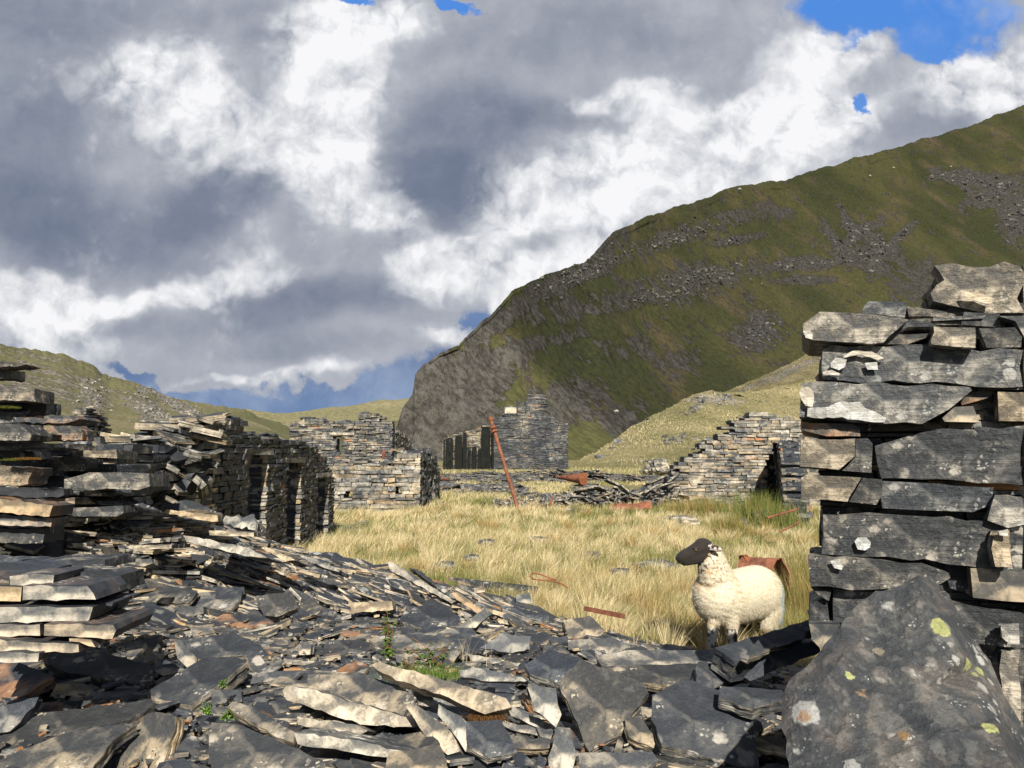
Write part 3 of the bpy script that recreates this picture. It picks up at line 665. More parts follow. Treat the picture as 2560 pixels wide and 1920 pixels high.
mb = MB(); box_stone(mb, Vector((at(1890,1130,20).x, 19.9, at(1890,1037,20).z)), Vector((1,0,0)), Vector((0,1,0)), .24, .2, .055, .01, random.Random(1), .6, .5, .2); mb.build('capstone', M_WALL, wg)
mb = MB(); stone_wall(mb, (at(1900,1130,20).x, 20.9), (at(1965,1130,20).x, 20.9), .4, prof((0,1.75),(.7,1.7)), -.1, (.07,.12), (.2,.4), (), jit=.01, tone=(.02,.1), ttone=.05, seed=62); mb.build('shade_backing', M_WALL, wg)  # added near-black backing, the cast shadow is painted by its tone
mb = MB(); stone_wall(mb, (at(1988,1130,15.2).x, 15.2), (at(1962,1130,19.6).x+.1, 19.6), .5, prof((0,.62),(1,.9),(2.2,1.35),(3.3,1.68),(4.4,1.7)), -.15, (.05,.10), (.15,.45), (), jit=.015, tone=(.35,.55), ttone=.3, seed=63, loose=10, rag=.08); mb.build('side_wall', M_WALL, wg)

# ------------------------------------------------------------------ foreground: right-hand wall of big blocks (each traced stone a part)
wr = empty('block_wall', (1.9, 2.75, .2), 'high wall end of large lichen-blotched slate blocks at the right edge', 'stone wall')
FN = (-.38, -1, .04)
def blk(reg, pts, tone, thick=.34, Y=2.62, nm='stone', nrm=FN, edge=.35, rust=0., rough=.0022, mat=None, label=None, layers=4, seg=.05):
    P_ = conv(reg, pts); Y = Y*1.148/(1+.38*((sum(p[0] for p in P_)/len(P_)-1280)/F))
    o = traced(nm, reg, pts, nrm, thick, Y=Y, parent=wr, tone=tone, edge=edge, rust=rust, rough=rough, mat=mat or M_BLOCK, layers=layers, seg=seg)
    if label: o['label'] = label
    return o
blk(5, [(1050,72),(1659,62),(1659,390),(1400,385),(1200,350),(1010,320),(1000,260),(1040,200),(1100,165),(1080,110)], .60, .45, 2.70, rough=.016, label='big overhanging capstone with rough mossy face')
blk(5, [(1659,60),(2400,40),(2400,395),(1659,392)], .5, .45, 2.74)
blk(5, [(560,335),(580,310),(845,318),(850,345),(835,425),(530,398)], .42, .25, 2.68)
blk(5, [(850,350),(1240,388),(1230,425),(860,418)], .40, .4, 2.72, edge=.3); blk(5, [(870,436),(1225,428),(1230,475),(1000,470)], .30, .4, 2.70)
blk(5, [(1240,385),(1490,400),(1500,495),(1220,475)], .22, .4, 2.69); blk(5, [(1490,415),(1700,415),(1700,640),(1660,560),(1600,450)], .5, .4, 2.66); blk(5, [(1700,400),(2400,410),(2400,640),(1700,640)], .35, .4, 2.70)
blk(5, [(128,470),(250,385),(500,395),(800,425),(860,440),(720,560),(690,600),(600,608),(180,580),(130,540)], .60, .36, 2.60, label='blotched block with rounded left end')
blk(5, [(690,600),(860,440),(1060,470),(1050,488),(860,490)], .28, .4, 2.68); blk(5, [(665,610),(720,545),(1010,535),(1000,560),(850,612)], .38, .4, 2.64)
blk(5, [(1035,488),(1320,495),(1330,540),(1325,635),(1020,610),(1015,580),(1040,530)], .66, .3, 2.58, label='small square block with cream patches')
blk(5, [(1350,500),(1600,490),(1650,560),(1640,630),(1400,635),(1370,560)], .25, .35, 2.66)
blk(5, [(265,650),(330,612),(700,625),(1000,600),(1100,640),(1659,650),(1659,905),(1200,885),(400,860),(262,855)], .47, .42, 2.63, rough=.008, label='long grey block with white lichen at its left end')
blk(5, [(1659,640),(2400,650),(2400,900),(1659,905)], .42, .4, 2.66)
blk(5, [(110,900),(130,875),(500,880),(1280,905),(1290,930),(1150,1060),(960,1165),(700,1160),(110,1110)], .50, .42, 2.60, rough=.008, label='broad block with a long white lichen streak')
blk(5, [(1220,1000),(1300,940),(1390,928),(1430,975),(1320,1005),(1230,1030)], .42, .3, 2.66, rust=.8); blk(5, [(1095,1120),(1180,1045),(1310,1035),(1350,1150),(1110,1145)], .58, .3, 2.62, mat=M_CUT)
blk(5, [(1478,938),(1800,940),(1800,1145),(1485,1140)], .56, .34, 2.64); blk(5, [(1380,1050),(1475,1040),(1475,1135),(1380,1135)], .15, .3, 2.70)
blk(5, [(1800,930),(2400,940),(2400,1180),(1800,1150)], .4, .34, 2.66)
blk(5, [(115,1150),(480,1160),(520,1190),(527,1245),(300,1245),(130,1205)], .48, .3, 2.62, rust=.9, label='thin block with a rusty right end')
blk(5, [(520,1200),(1200,1165),(1000,1200),(640,1280)], .06, .4, 2.78)
blk(5, [(120,1270),(490,1262),(492,1385),(380,1478),(110,1455)], .62, .34, 2.57, label='square buff block with a brown lichen rosette')
blk(5, [(494,1262),(580,1258),(612,1300),(605,1500),(400,1485),(492,1390)], .30, .34, 2.60)  # shaded right facet of the buff block, darkness put into its tone
blk(5, [(615,1310),(900,1220),(1100,1175),(1659,1170),(1659,1585),(1200,1550),(680,1535),(640,1440)], .24, .42, 2.64, rough=.010, label='largest dark smooth block with lichen rings')
blk(5, [(1659,1170),(2400,1170),(2400,1600),(1659,1590)], .22, .42, 2.67)
blk(5, [(118,1530),(150,1510),(540,1530),(460,1660),(440,1700),(120,1680)], .55, .34, 2.57); blk(5, [(545,1532),(680,1545),(680,1640),(640,1720),(450,1700)], .26, .34, 2.60)
blk(5, [(655,1600),(690,1555),(1450,1600),(1440,1720),(1300,1770),(680,1745)], .30, .4, 2.63)
blk(6, [(1770,-10),(1850,-15),(1952,10),(1952,170),(1710,160),(1750,90)], .66, .3, 2.60, rough=.014, label='pale crumbly pinkish block')
blk(6, [(1960,0),(2700,0),(2700,170),(1960,170)], .3, .3, 2.66)
blk(6, [(715,110),(1000,100),(1400,130),(1952,185),(1952,465),(1500,420),(1000,370),(712,355)], .27, .42, 2.62, rough=.008, label='long dark block with a round white lichen disc')
blk(6, [(1952,180),(2700,200),(2700,500),(1952,465)], .25, .4, 2.66)
blk(6, [(1765,210),(1860,215),(1870,300),(1880,430),(1780,425),(1760,320)], .78, .06, 2.56, rough=.012, label='cream crusty chunk stuck on the long dark block')
blk(6, [(640,370),(680,360),(1000,372),(1350,420),(1500,470),(1500,500),(1400,560),(1000,580),(660,550)], .33, .42, 2.58, rough=.010, label='strongly grained grey slab')
blk(6, [(1350,390),(1620,430),(1620,600),(1500,560),(1480,490)], .08, .3, 2.68)
blk(6, [(1622,440),(2100,460),(2100,665),(1640,620)], .50, .34, 2.62, mat=M_CUT, label='smooth pale green-grey sawn block')
blk(6, [(2100,465),(2700,480),(2700,700),(2100,665)], .45, .34, 2.64)
blk(6, [(650,555),(780,575),(760,640),(690,600)], .16, .3, 2.60); blk(6, [(650,660),(750,610),(765,770),(645,770)], .14, .3, 2.62); blk(6, [(790,565),(1050,585),(1500,600),(1500,800),(790,770)], .32, .4, 2.62)
blk(6, [(1500,650),(1952,720),(1952,930),(1650,900),(1500,860)], .22, .4, 2.63); blk(6, [(1952,700),(2700,720),(2700,930),(1952,930)], .2, .4, 2.66)
blk(6, [(1795,770),(1925,770),(1930,910),(1860,915),(1800,870)], .85, .05, 2.57, rough=.012, label='bright white quartz chunk on the wall')
blk(6, [(640,780),(830,785),(800,860),(720,940),(660,880)], .48, .3, 2.56, mat=M_CUT)
blk(6, [(1500,880),(1952,935),(1952,1659),(1500,1500)], .40, .4, 2.66); blk(6, [(1952,935),(2700,940),(2700,1700),(1952,1700)], .3, .4, 2.68)
blk(6, [(1810,930),(1930,930),(1945,1200),(1930,1370),(1800,1300),(1790,1050)], .74, .07, 2.60, rough=.014, label='tall cream crusty stone low on the wall')
M_LICH = slate_mat('lichen_crust', 2.2, 1.0, .006, .6, ramp=[(0, (.20,.18,.15)), (.3, (.38,.355,.30)), (.6, (.52,.50,.44)), (1, (.72,.70,.64))], axis=1)
for reg, pts, Yp in ((5,[(300,1040),(400,1000),(520,1010),(560,1050),(640,1080),(705,1120),(700,1150),(560,1140),(400,1120),(150,1110),(170,1050)],2.58),(5,[(115,905),(170,895),(215,990),(200,1050),(150,1040),(112,1000)],2.58),
    (5,[(320,740),(360,705),(435,715),(430,770),(380,790),(320,770)],2.61),(5,[(410,690),(470,655),(610,660),(690,705),(650,722),(560,690),(470,690),(415,705)],2.61),(5,[(560,740),(650,730),(655,790),(570,790)],2.61),(5,[(262,800),(330,790),(395,815),(380,828),(265,822)],2.61),
    (5,[(135,520),(180,510),(205,545),(195,575),(150,565),(130,540)],2.58),(5,[(1240,250),(1300,245),(1440,290),(1430,330),(1330,320),(1270,300)],2.67),
    (6,[(915,275),(940,255),(990,255),(1025,280),(1020,315),(985,335),(935,328)],2.60),(6,[(765,395),(820,388),(850,430),(840,450),(790,445)],2.56),(6,[(1790,215),(1850,205),(1860,250),(1800,240)],2.54)):
    blk(reg, pts, .62, .006, Y=Yp, nm='lichen_patch', rough=.006, mat=M_LICH, layers=1, seg=.02, edge=.6)
mb = MB(); rng = random.Random(77)      # packing behind the face stones
for k in range(9):
    z = at(2200, 1700-k*98, 2.9).z
    box_stone(mb, Vector((2.15, 2.80, z)), Vector((1,-.38,0)), Vector((.38,1,0)), .84, .18, .055, .03, rng, .12, .12, .2)
stone_wall(mb, (1.13, 2.74), (2.0, 2.41), .12, prof((0,1.80),(.25,1.84),(.4,1.9),(.9,1.95)), .05, (.016,.042), (.07,.30), (), jit=.008, tone=(.18,.5), ttone=.2, seed=88, overhang=.02, gap=.003, core=False)
mb.build('wall_packing', M_SLATE, wr)

# left-hand wall stack
wlft = empty('slab_stack_wall', (-2.1, 3.1, .4), 'broken drystone wall end of thick slate slabs stacked at the left edge', 'stone wall')
def lf(reg, pts, tone, thick=.3, Y=3.0, top=.22, rust=0., rough=.006, mat=None, nrm=(.06,-1,.03), label=None, layers=3):
    if reg == 1: Y *= 1.42; thick *= .6
    o = traced('slab', reg, pts, nrm, thick, Y=Y, parent=wlft, tone=tone, edge=top, rust=rust, rough=rough, mat=mat or M_CUT, layers=layers)
    if label: o['label'] = label
EL = -1400
lf(1, [(-400,280),(0,300),(218,330),(218,412),(0,405),(-400,400)], .50, .40, 3.3, .30, mat=M_BLOCK, label='thick top slab jutting out to the right')
lf(1, [(-400,410),(290,415),(290,490),(200,470),(0,470),(-400,460)], .05, .3, 3.5)
lf(1, [(-300,150),(50,160),(170,178),(90,195),(-300,195)], .35, .3, 3.3, mat=M_BLOCK); lf(1, [(-300,195),(42,200),(45,262),(-300,268)], .18, .35, 3.35)
lf(1, [(-300,545),(120,548),(200,620),(190,655),(-300,660)], .38, .4, 3.2, mat=M_BLOCK, label='dark slab with white lichen patches'); lf(1, [(80,512),(310,495),(480,500),(500,520),(430,545),(110,545)], .42, .5, 3.4, rust=.6, mat=M_BLOCK)
lf(1, [(-300,470),(100,478),(190,470),(120,545),(-300,545)], .30, .4, 3.4, mat=M_BLOCK)
lf(1, [(160,600),(430,550),(515,590),(520,655),(240,658)], .45, .3, 3.9, rust=.7, mat=M_BLOCK, label='smooth leaning slab with an orange stain')
lf(1, [(-300,660),(60,665),(230,668),(235,700),(60,710),(-300,715)], .30, .4, 3.3, mat=M_BLOCK); lf(1, [(-300,715),(210,720),(225,770),(60,800),(-300,790)], .10, .35, 3.5)
lf(1, [(-300,808),(0,815),(215,830),(175,930),(120,945),(-300,938)], .56, .34, 3.0, .28, rust=.2, mat=M_BLOCK, label='blocky cream-faced slab')
lf(1, [(250,775),(440,752),(550,770),(550,830),(520,850),(300,850),(230,805)], .30, .4, 3.7, mat=M_BLOCK); lf(1, [(215,850),(340,850),(330,878),(210,880)], .5, .3, 3.6)
lf(1, [(-300,945),(0,950),(395,960),(400,1000),(360,1015),(-300,1012)], .06, .2, 3.35)
lf(1, [(-300,990),(0,1018),(200,1045),(330,1068),(310,1135),(0,1112),(-300,1100)], .64, .42, 2.95, .20, rust=.35, label='buff slab with brown water stains')
lf(1, [(-300,1108),(0,1120),(330,1145),(322,1200),(0,1190),(-300,1190)], .60, .3, 2.98, rust=.3); lf(1, [(-300,1200),(0,1207),(270,1207),(272,1303),(0,1298),(-300,1296)], .28, .4, 3.02, mat=M_SLATE)
lf(1, [(-300,1300),(380,1300),(380,1400),(-300,1400)], .03, .2, 3.4)
stk = [([(60,100),(170,88),(335,92),(322,155),(62,155)], 2.98, .24), ([(140,158),(540,158),(590,243),(135,248)], 2.92, .28), ([(-300,160),(0,160),(135,168),(130,255),(-300,255)], 2.93, .3),
 ([(-300,285),(0,290),(570,288),(550,368),(530,380),(0,385),(-300,385)], 2.90, .34), ([(-300,393),(0,395),(245,395),(245,465),(0,470),(-300,470)], 2.88, .3), ([(275,395),(700,398),(715,430),(690,485),(270,465)], 2.86, .34),
 ([(-300,487),(0,487),(485,520),(485,565),(0,565),(-300,565)], 2.84, .34), ([(425,482),(560,490),(585,535),(430,500)], 2.86, .3), ([(-300,570),(0,570),(240,572),(235,625),(0,630),(-300,630)], 2.80, .3), ([(-300,120),(60,125),(60,155),(-300,155)], 3.0,.3)]
for P, Y, th in stk: lf(7, P, random.Random(int(P[1][0])).uniform(.64,.74), th, Y, .18, rust=.12, rough=.004)
lf(7, [(-300,255),(700,262),(690,285),(-300,285)], .10, .25, 3.0, .1); lf(7, [(-300,20),(60,20),(300,60),(300,88),(-300,118)], .12, .3, 3.25, .15)  # first strip is dark filler painting the shadow gap between courses
lf(7, [(250,0),(640,0),(640,60),(480,80),(250,60)], .2, .3, 3.45, .2, mat=M_SLATE)
lf(7, [(420,60),(740,95),(745,200),(600,245),(420,200)], .10, .25, 3.2, .15, mat=M_SLATE)
mb = MB(); rng = random.Random(78)
for k in range(16):
    z = at(100, 1640-k*44, 4.6).z
    box_stone(mb, Vector((-3.62, 5.05, z)), Vector((1,0,0)), Vector((0,1,0)), .50 - .012*k, .13, .052, .03, rng, .10, .12, .2)
mb.build('wall_packing', M_SLATE, wlft)
# long blocks of the wall behind the stack
lb_ = empty('coping_blocks_wall', (-3.2, 5.2, .5), 'low run of long lichened slate blocks ending in dark square stones, beyond the left stack', 'stone wall')
def lbk(pts, tone, Y=5.0, th=.35, mat=None, rust=0.): traced('block', 1, pts, (.05,-1,.05), th, Y=Y, parent=lb_, tone=tone, edge=.3, rough=.006, mat=mat or M_BLOCK, rust=rust, seg=.08)
lbk([(400,900),(560,855),(935,865),(940,945),(870,968),(400,965)], .50, 4.9); lbk([(455,1080),(770,1066),(780,1110),(740,1135),(460,1132)], .40, 4.9)
lbk([(430,716),(735,712),(735,770),(430,768)], .55, 5.55); lbk([(245,715),(425,720),(420,750),(250,745)], .35, 5.4); lbk([(550,770),(735,772),(732,800),(555,798)], .60, 5.6); lbk([(560,802),(735,805),(735,860),(560,850)], .48, 5.6)
lbk([(220,690),(345,695),(340,715),(225,712)], .62, 5.5, rust=.4); lbk([(420,970),(700,985),(700,1010),(520,1010)], .3, 5.1); lbk([(530,970),(600,965),(640,985),(640,1005),(530,1005)], .7, 5.0)
lbk([(300,1020),(560,1020),(600,1055),(300,1055)], .55, 5.05, rust=.6); lbk([(450,1035),(830,1036),(835,1062),(460,1066)], .35, 5.1); lbk([(200,870),(400,880),(400,960),(200,960)], .08, 5.2)
mb = MB(); rng = random.Random(79)
for k in range(9): box_stone(mb, Vector((-3.25, 5.62, .35+k*.12)), Vector((1,0,0)), Vector((0,1,0)), .48, .16, .055, .03, rng, .12, .15, .2)
mb.build('wall_packing', M_SLATE, lb_)
# ------------------------------------------------------------------ the big leaning boulder
def pyramid_boulder():
    out = conv(6, [(1310,480),(1250,520),(1160,562),(1050,585),(960,650),(900,690),(830,790),(770,860),(730,910),(700,955),(610,1040),(520,1130),(475,1200),(455,1240),(470,1320),(475,1400),(500,1500),(512,1659),(530,2000),(1400,2150),(2250,2000),(2150,1760),(2010,1560),(1940,1400),(1860,1260),(1800,1150),(1750,1000),(1660,900),(1600,830),(1560,720),(1520,660),(1440,560),(1400,510)])
    Yc = 2.05
    def depth(px, py):
        # ridge from the apex down to lower right; left face leans back to the left, right face turns away
        t = (py-1437)/480.
        xr = 2290 + 215*t**.9 if t > 0 else 2290
        xr = 2297 + 200*max(0,t)
        d = (px-xr)
        base = Yc - .42*max(0, t)
        return base + (abs(d)*.00022 if d < 0 else d*.0011)
    from mathutils.geometry import delaunay_2d_cdt
    rg = random.Random(19); npt = len(out); pts = [Vector(p) for p in out]
    ridge = [conv(6, [q])[0] for q in ((1330,620),(1480,800),(1580,980),(1700,1200),(1790,1420),(1880,1650))]
    inner = [Vector(q) for q in ridge] + [Vector(conv(6, [q])[0]) for q in ((1160,760),(1020,840),(1240,1000),(880,980),(1080,1130),(760,1120),(1380,1180),(650,1330),(900,1330),(1180,1370),(1470,1430),(640,1560),(860,1590),(1120,1600),(1420,1640),(1620,1620),(1640,1020),(1800,1350))]
    inner = [q+Vector((rg.uniform(-14,14), rg.uniform(-14,14))) if i > 5 else q for i, q in enumerate(inner)]
    r_ = delaunay_2d_cdt(pts+inner, [(i, (i+1) % npt) for i in range(npt)], [], 2, .01)
    bm = bmesh.new(); off = {}
    for i, v in enumerate(r_[0]):
        d = depth(v.x, v.y) + (rg.uniform(-.022, .022) if i >= npt+6 else (-.02 if i >= npt else .015)); bm.verts.new(at(v.x, v.y, d))
    bm.verts.ensure_lookup_table()
    for f in r_[2]:
        try: bm.faces.new([bm.verts[i] for i in f])
        except ValueError: pass
    for _ in range(5): bmesh.ops.subdivide_edges(bm, edges=[e for e in bm.edges if e.calc_length() > .02], cuts=1); bmesh.ops.triangulate(bm, faces=bm.faces[:])
    for v in bm.verts:
        p = v.co.copy(); chip = noise.noise(p*14); e = .0035*noise.noise(p*38) + .006*fbm(p*9, .8, 4) + (.010*(chip-.25) if chip > .25 else 0)
        v.co = p + (p-CAM).normalized()*e
        if v.is_boundary: v.co += Vector((noise.noise(p*31), 0, noise.noise(p*31+Vector((9,9,9)))))*.007
    # back: extrude the rim away and close
    be = [e for e in bm.edges if e.is_boundary]
    r = bmesh.ops.extrude_edge_only(bm, edges=be); nv = [g for g in r['geom'] if isinstance(g, bmesh.types.BMVert)]
    cen = at(2230, 1850, 2.1)
    for v in nv: v.co += (v.co-CAM).normalized()*.26 + (cen-v.co)*.14 + Vector((0, 0, -.05))
    be = [e for e in bm.edges if e.is_boundary]; bmesh.ops.contextual_create(bm, geom=be)
    bmesh.ops.recalc_face_normals(bm, faces=bm.faces[:])
    c = at(2230, 1720, 1.95)
    for v in bm.verts: v.co -= c
    me = bpy.data.meshes.new('boulder'); bm.to_mesh(me); bm.free()
    a = me.attributes.new('Col', 'FLOAT_COLOR', 'CORNER'); a.data.foreach_set('color', np.tile(np.array([.38,.10,.05,1], dtype=np.float32), len(me.loops)))
    Y_ = (.46,.46,.17); Wt = (.42,.40,.36); Rd = (.36,.22,.12)
    def sp(zx, zy, r, c_):
        px, py = conv(6, [(zx, zy)])[0]; p = at(px, py, depth(px, py)-.015) - c; return (p, r, c_)
    spots = [sp(1455,795,.036,Y_), sp(1220,825,.020,Y_), sp(895,1090,.021,Y_), sp(1650,1045,.033,Y_), sp(1715,1055,.030,Y_), sp(1750,1395,.030,Y_), sp(1693,1550,.036,(.28,.33,.14)), sp(615,1320,.048,Wt), sp(612,1345,.024,Rd),
        sp(1130,640,.040,Wt), sp(1125,625,.022,Rd), sp(1060,910,.036,(.30,.25,.17)), sp(1260,900,.020,Wt), sp(1310,940,.016,Wt), sp(1300,1075,.018,Wt), sp(965,1180,.026,Rd), sp(845,1390,.018,Wt), sp(1215,1450,.022,(.26,.15,.06)), sp(900,1630,.030,Wt), sp(525,1510,.020,Wt), sp(1130,1350,.05,(.12,.115,.105)), sp(1450,1300,.06,(.12,.115,.105))]
    m = slate_mat('boulder_slate', 2.3, .9, .008, .5, spots=spots, strat=1.2, ramp=[(0, (.018,.020,.023)), (.3, (.045,.048,.050)), (.5, (.085,.082,.075)), (.75, (.17,.158,.135)), (1, (.4,.36,.28))])
    me.materials.append(m)
    o = bpy.data.objects.new('slate_boulder', me); col.objects.link(o); o.location = c
    mod = None
    tag(o, 'huge pointed grey boulder with yellow-green lichen spots in the lower right corner', 'boulder')
pyramid_boulder()

# ------------------------------------------------------------------ traced loose slabs
UP = (0, -.12, 1)
def S(reg, pts, label, nrm=UP, th=.03, tone=.2, edge=.7, **k): traced('slate_slab', reg, pts, nrm, th, tone=tone, edge=edge, label=label, **k)
TC = (0, -.45, 1)
S(7, [(775,160),(1100,165),(1215,190),(1160,262),(880,260),(770,200)], 'flat grey-brown slab beside the right end of the left stack', TC, .03, .35, .5)
S(7, [(1250,165),(1500,165),(1480,240),(1420,305),(1180,290),(1160,262)], 'blue-grey square slab with a pale broken right edge', TC, .035, .40, .7, lift=.08)
S(7, [(915,285),(1250,285),(1250,330),(1100,360),(920,350)], 'brown-grey block just below the blue-grey square slab', (0,-1,.3), .15, .45, .3, lift=.05)
S(7, [(1555,225),(1790,190),(1835,290),(1700,350),(1620,340)], 'dark steep slab with a jagged lower edge near the middle of the scree', (-.1,-1,.75), .03, .22, .6, lift=.12)
S(7, [(-60,700),(0,640),(80,610),(305,700),(330,720),(90,870),(-60,900)], 'blue slab with orange rust patches at the left edge below the stack', (-.1,-.55,1), .05, .26, .55, rust=.9, lift=.10)
S(7, [(255,580),(640,565),(940,650),(950,745),(900,770),(400,690)], 'broad dark smooth slab sloping right, below the left stack', (.05,-.5,1), .07, .18, .35, lift=.10)
S(7, [(1070,500),(1110,490),(1200,600),(1205,650),(1160,670),(1090,600)], 'small oval pale grey slate standing on edge', (-.1,-1,.35), .02, .52, .6, lift=.13, mat=M_CUT)
S(7, [(945,610),(1000,610),(1150,680),(1000,710),(950,680)], 'smooth light grey flake lying beside the standing oval slate', (0,-.6,1), .015, .42, .5, lift=.10, mat=M_CUT)
S(7, [(920,800),(1250,600),(1440,590),(1520,620),(1350,760),(1200,870),(1175,900),(950,850)], 'thick dark slab with white specks and a buff broken end', (0,-.42,1), .085, .18, .68, lift=.12, layers=3)
S(7, [(1100,490),(1450,450),(1600,520),(1650,590),(1440,588),(1250,600),(1200,640)], 'lichen-flecked dark slab behind the thick buff-ended slab', (0,-.42,1), .03, .24, .6, lift=.07)
S(7, [(-80,1060),(100,960),(900,860),(950,880),(840,960),(500,1050),(0,1140),(-80,1150)], 'very long dark slab lying across the lower left', (.02,-.45,1), .05, .18, .5, lift=.07)
S(7, [(590,1300),(900,950),(940,930),(1080,960),(1070,1050),(1000,1300)], 'upright streaky slab leaning back at the bottom left', (-.25,-1,.6), .06, .42, .7, lift=.10)
S(7, [(-60,1250),(400,1060),(840,1000),(700,1100),(560,1300),(-60,1320)], 'long streaked slab with whitish bands at the bottom left corner', (0,-.5,1), .05, .42, .5, lift=.10)
S(7, [(1280,1180),(1300,1000),(1480,1010),(1720,1120),(1990,1230),(2010,1330),(1300,1330)], 'large flat blue-grey slab at the bottom edge', (0,-.55,1), .04, .30, .7, lift=.12)
S(7, [(1400,900),(1430,870),(1560,900),(1820,1060),(1800,1120),(1700,1090)], 'dark narrow slab densely spotted with pale lichen', (-.2,-.6,1), .05, .40, .6, lift=.14)
S(7, [(1730,800),(1760,775),(1900,790),(2212,885),(2540,970),(2560,1030),(2212,1010),(1760,860)], 'long cream-edged slab slanting down to the right', (-.15,-1,.35), .22, .72, .35, lift=.14, layers=4)
S(7, [(1805,1060),(2212,1110),(2560,1200),(2500,1235),(2212,1190),(1830,1130)], 'cream-faced slab just above the dark gap at the bottom', (-.1,-1,.25), .18, .74, .3, lift=.12)
S(7, [(1820,960),(2212,1020),(2260,1050),(2180,1095),(1830,1010)], 'thin crusted strip of slate between the two cream slabs', (-.1,-1,.4), .15, .66, .4, lift=.10)
S(7, [(1890,705),(2212,690),(2450,770),(2560,850),(2480,960),(2212,880),(1900,790)], 'broad grey slab with brown lichen rosettes above the long cream-edged slab', (-.1,-.6,1), .05, .45, .6, lift=.15)
S(7, [(-60,900),(0,900),(240,840),(210,900),(60,1050),(-60,1080)], 'strongly grained slab at the left edge under the rust-patched slab', (.2,-1,.7), .05, .38, .5, lift=.12)
S(7, [(240,880),(560,850),(560,875),(420,930),(240,940)], 'dark chunk with an orange rusty face', (0,-.7,.6), .05, .34, .5, rust=1., lift=.06)
S(7, [(350,760),(480,760),(575,800),(560,840),(300,840)], 'cream broken face of a block under the broad dark slab', (0,-1,.3), .2, .68, .3, lift=.05, mat=M_CUT)
S(7, [(1660,880),(1770,890),(1780,930),(1700,945)], 'little dark angular stone left of the long cream-edged slab', (0,-.7,.8), .04, .3, .5, lift=.08)
S(7, [(1290,800),(1480,800),(1490,870),(1300,890)], 'small brown slab above the green fern', (0,-.8,.7), .05, .34, .5, lift=.08)
S(7, [(1440,705),(1750,680),(1860,690),(1800,740),(1450,770)], 'lichened brown ledge in the middle of the scree', (0,-.8,.7), .06, .46, .55, lift=.07)
S(7, [(1640,460),(1890,400),(1840,470),(1700,480)], 'thin dark flake pointing right, first of two side by side', (0,-.35,1), .02, .15, .75, lift=.05)
S(7, [(1830,470),(2100,405),(2145,415),(1930,490)], 'long thin dark flake pointing right, second of two side by side', (0,-.35,1), .02, .15, .8, lift=.05)
S(7, [(1250,400),(1370,330),(1620,340),(1700,390),(1420,425)], 'flat slab with bright orange rust on top', (0,-.3,1), .03, .32, .5, rust=1., lift=.05)
S(7, [(730,520),(980,470),(960,490),(1000,560),(960,590),(740,560)], 'pale blue flat piece left of the standing oval slate', (0,-.4,1), .03, .35, .6, lift=.05)
S(7, [(1815,540),(1860,500),(1915,520),(1905,580),(1820,585)], 'small cube-like block with a buff front', (-.2,-1,.3), .06, .60, .2, lift=.06, mat=M_CUT)
S(7, [(1920,500),(2212,490),(2400,540),(2300,600),(1920,570)], 'wide blue-grey slab lying flat behind the nettle', (0,-.3,1), .03, .25, .5, lift=.04)
# region 8
S(8, [(1165,700),(1290,560),(1640,690),(1675,750),(1560,900),(1500,1000),(1340,1085),(1290,980)], 'big tilted dark slab facing the camera with one yellow lichen spot', (-.05,-.80,.75), .05, .30, .55, Y=2.85, layers=4)
S(8, [(970,590),(1130,500),(1300,560),(1200,660),(1170,700),(1000,640)], 'dark slab resting on the upper left of the big tilted slab', (-.15,-.6,1), .05, .24, .75, Y=3.05)
S(8, [(105,590),(150,575),(480,660),(870,780),(900,830),(750,870),(500,760),(250,680)], 'very long pale slab sloping down right below the brambles', (-.15,-.9,.7), .08, .58, .6, lift=.20)
S(8, [(990,720),(1030,705),(1150,725),(1180,870),(1150,945),(1020,850)], 'rounded cream slab left of the big tilted slab', (-.1,-.9,.5), .06, .62, .6, Y=2.8)
S(8, [(1150,940),(1230,950),(1260,1100),(1230,1230),(1090,1230),(1130,1050)], 'narrow upright cream slab below the rounded cream one', (-.1,-1,.4), .08, .62, .6, Y=2.6)
S(8, [(640,910),(840,900),(930,1080),(770,1120),(650,1050)], 'dark blue slab with a blotched cream left rim', (.1,-.7,.8), .05, .22, .7, lift=.12)
S(8, [(490,815),(600,870),(660,960),(700,1060),(640,1080),(480,870)], 'narrow cream slab with rust freckles leaning left', (-.3,-.8,.5), .06, .64, .6, lift=.14)
S(8, [(300,825),(350,800),(560,970),(610,1080),(540,1100),(400,980)], 'cream-streaked slab slanting down between the long pale slab and the bottom', (-.3,-.8,.6), .05, .62, .6, lift=.12)
S(8, [(210,1080),(500,1040),(560,1240),(180,1240)], 'brown-speckled square slab at the bottom edge', (-.05,-.7,.9), .05, .50, .6, lift=.12)
S(8, [(870,820),(920,830),(1150,940),(1050,950),(900,880)], 'thin cream slab ending at the rounded cream one', (-.15,-.9,.6), .05, .58, .6, lift=.12)
S(8, [(850,900),(1080,960),(1070,1000),(900,960),(840,930)], 'thin crusted slab in the hollow near the bottom centre', (-.1,-.9,.6), .05, .56, .6, lift=.08)
S(8, [(870,985),(1120,1010),(1120,1060),(900,1065)], 'flat dark slab with whitish edge near the bottom centre', (0,-.7,.8), .05, .40, .6, lift=.08)
S(8, [(1280,1090),(1700,1080),(1730,1130),(1600,1230),(1290,1230)], 'pale blotched slab along the bottom edge under the big tilted slab', (0,-.7,.9), .05, .52, .6, Y=2.5)
S(8, [(1380,540),(1560,508),(2040,508),(2080,545),(2060,575),(1700,620),(1500,640),(1400,590)], 'broad slab covered in cream lichen flakes, in front of the sheep', (.02,-.32,1), .05, .56, .5, Y=3.55)
S(8, [(1690,760),(1880,670),(2250,800),(2300,1200),(1750,1040),(1690,900)], 'wide slab lying in deep shade left of the boulder', (.05,-.55,1), .05, .25, .5, Y=2.75)
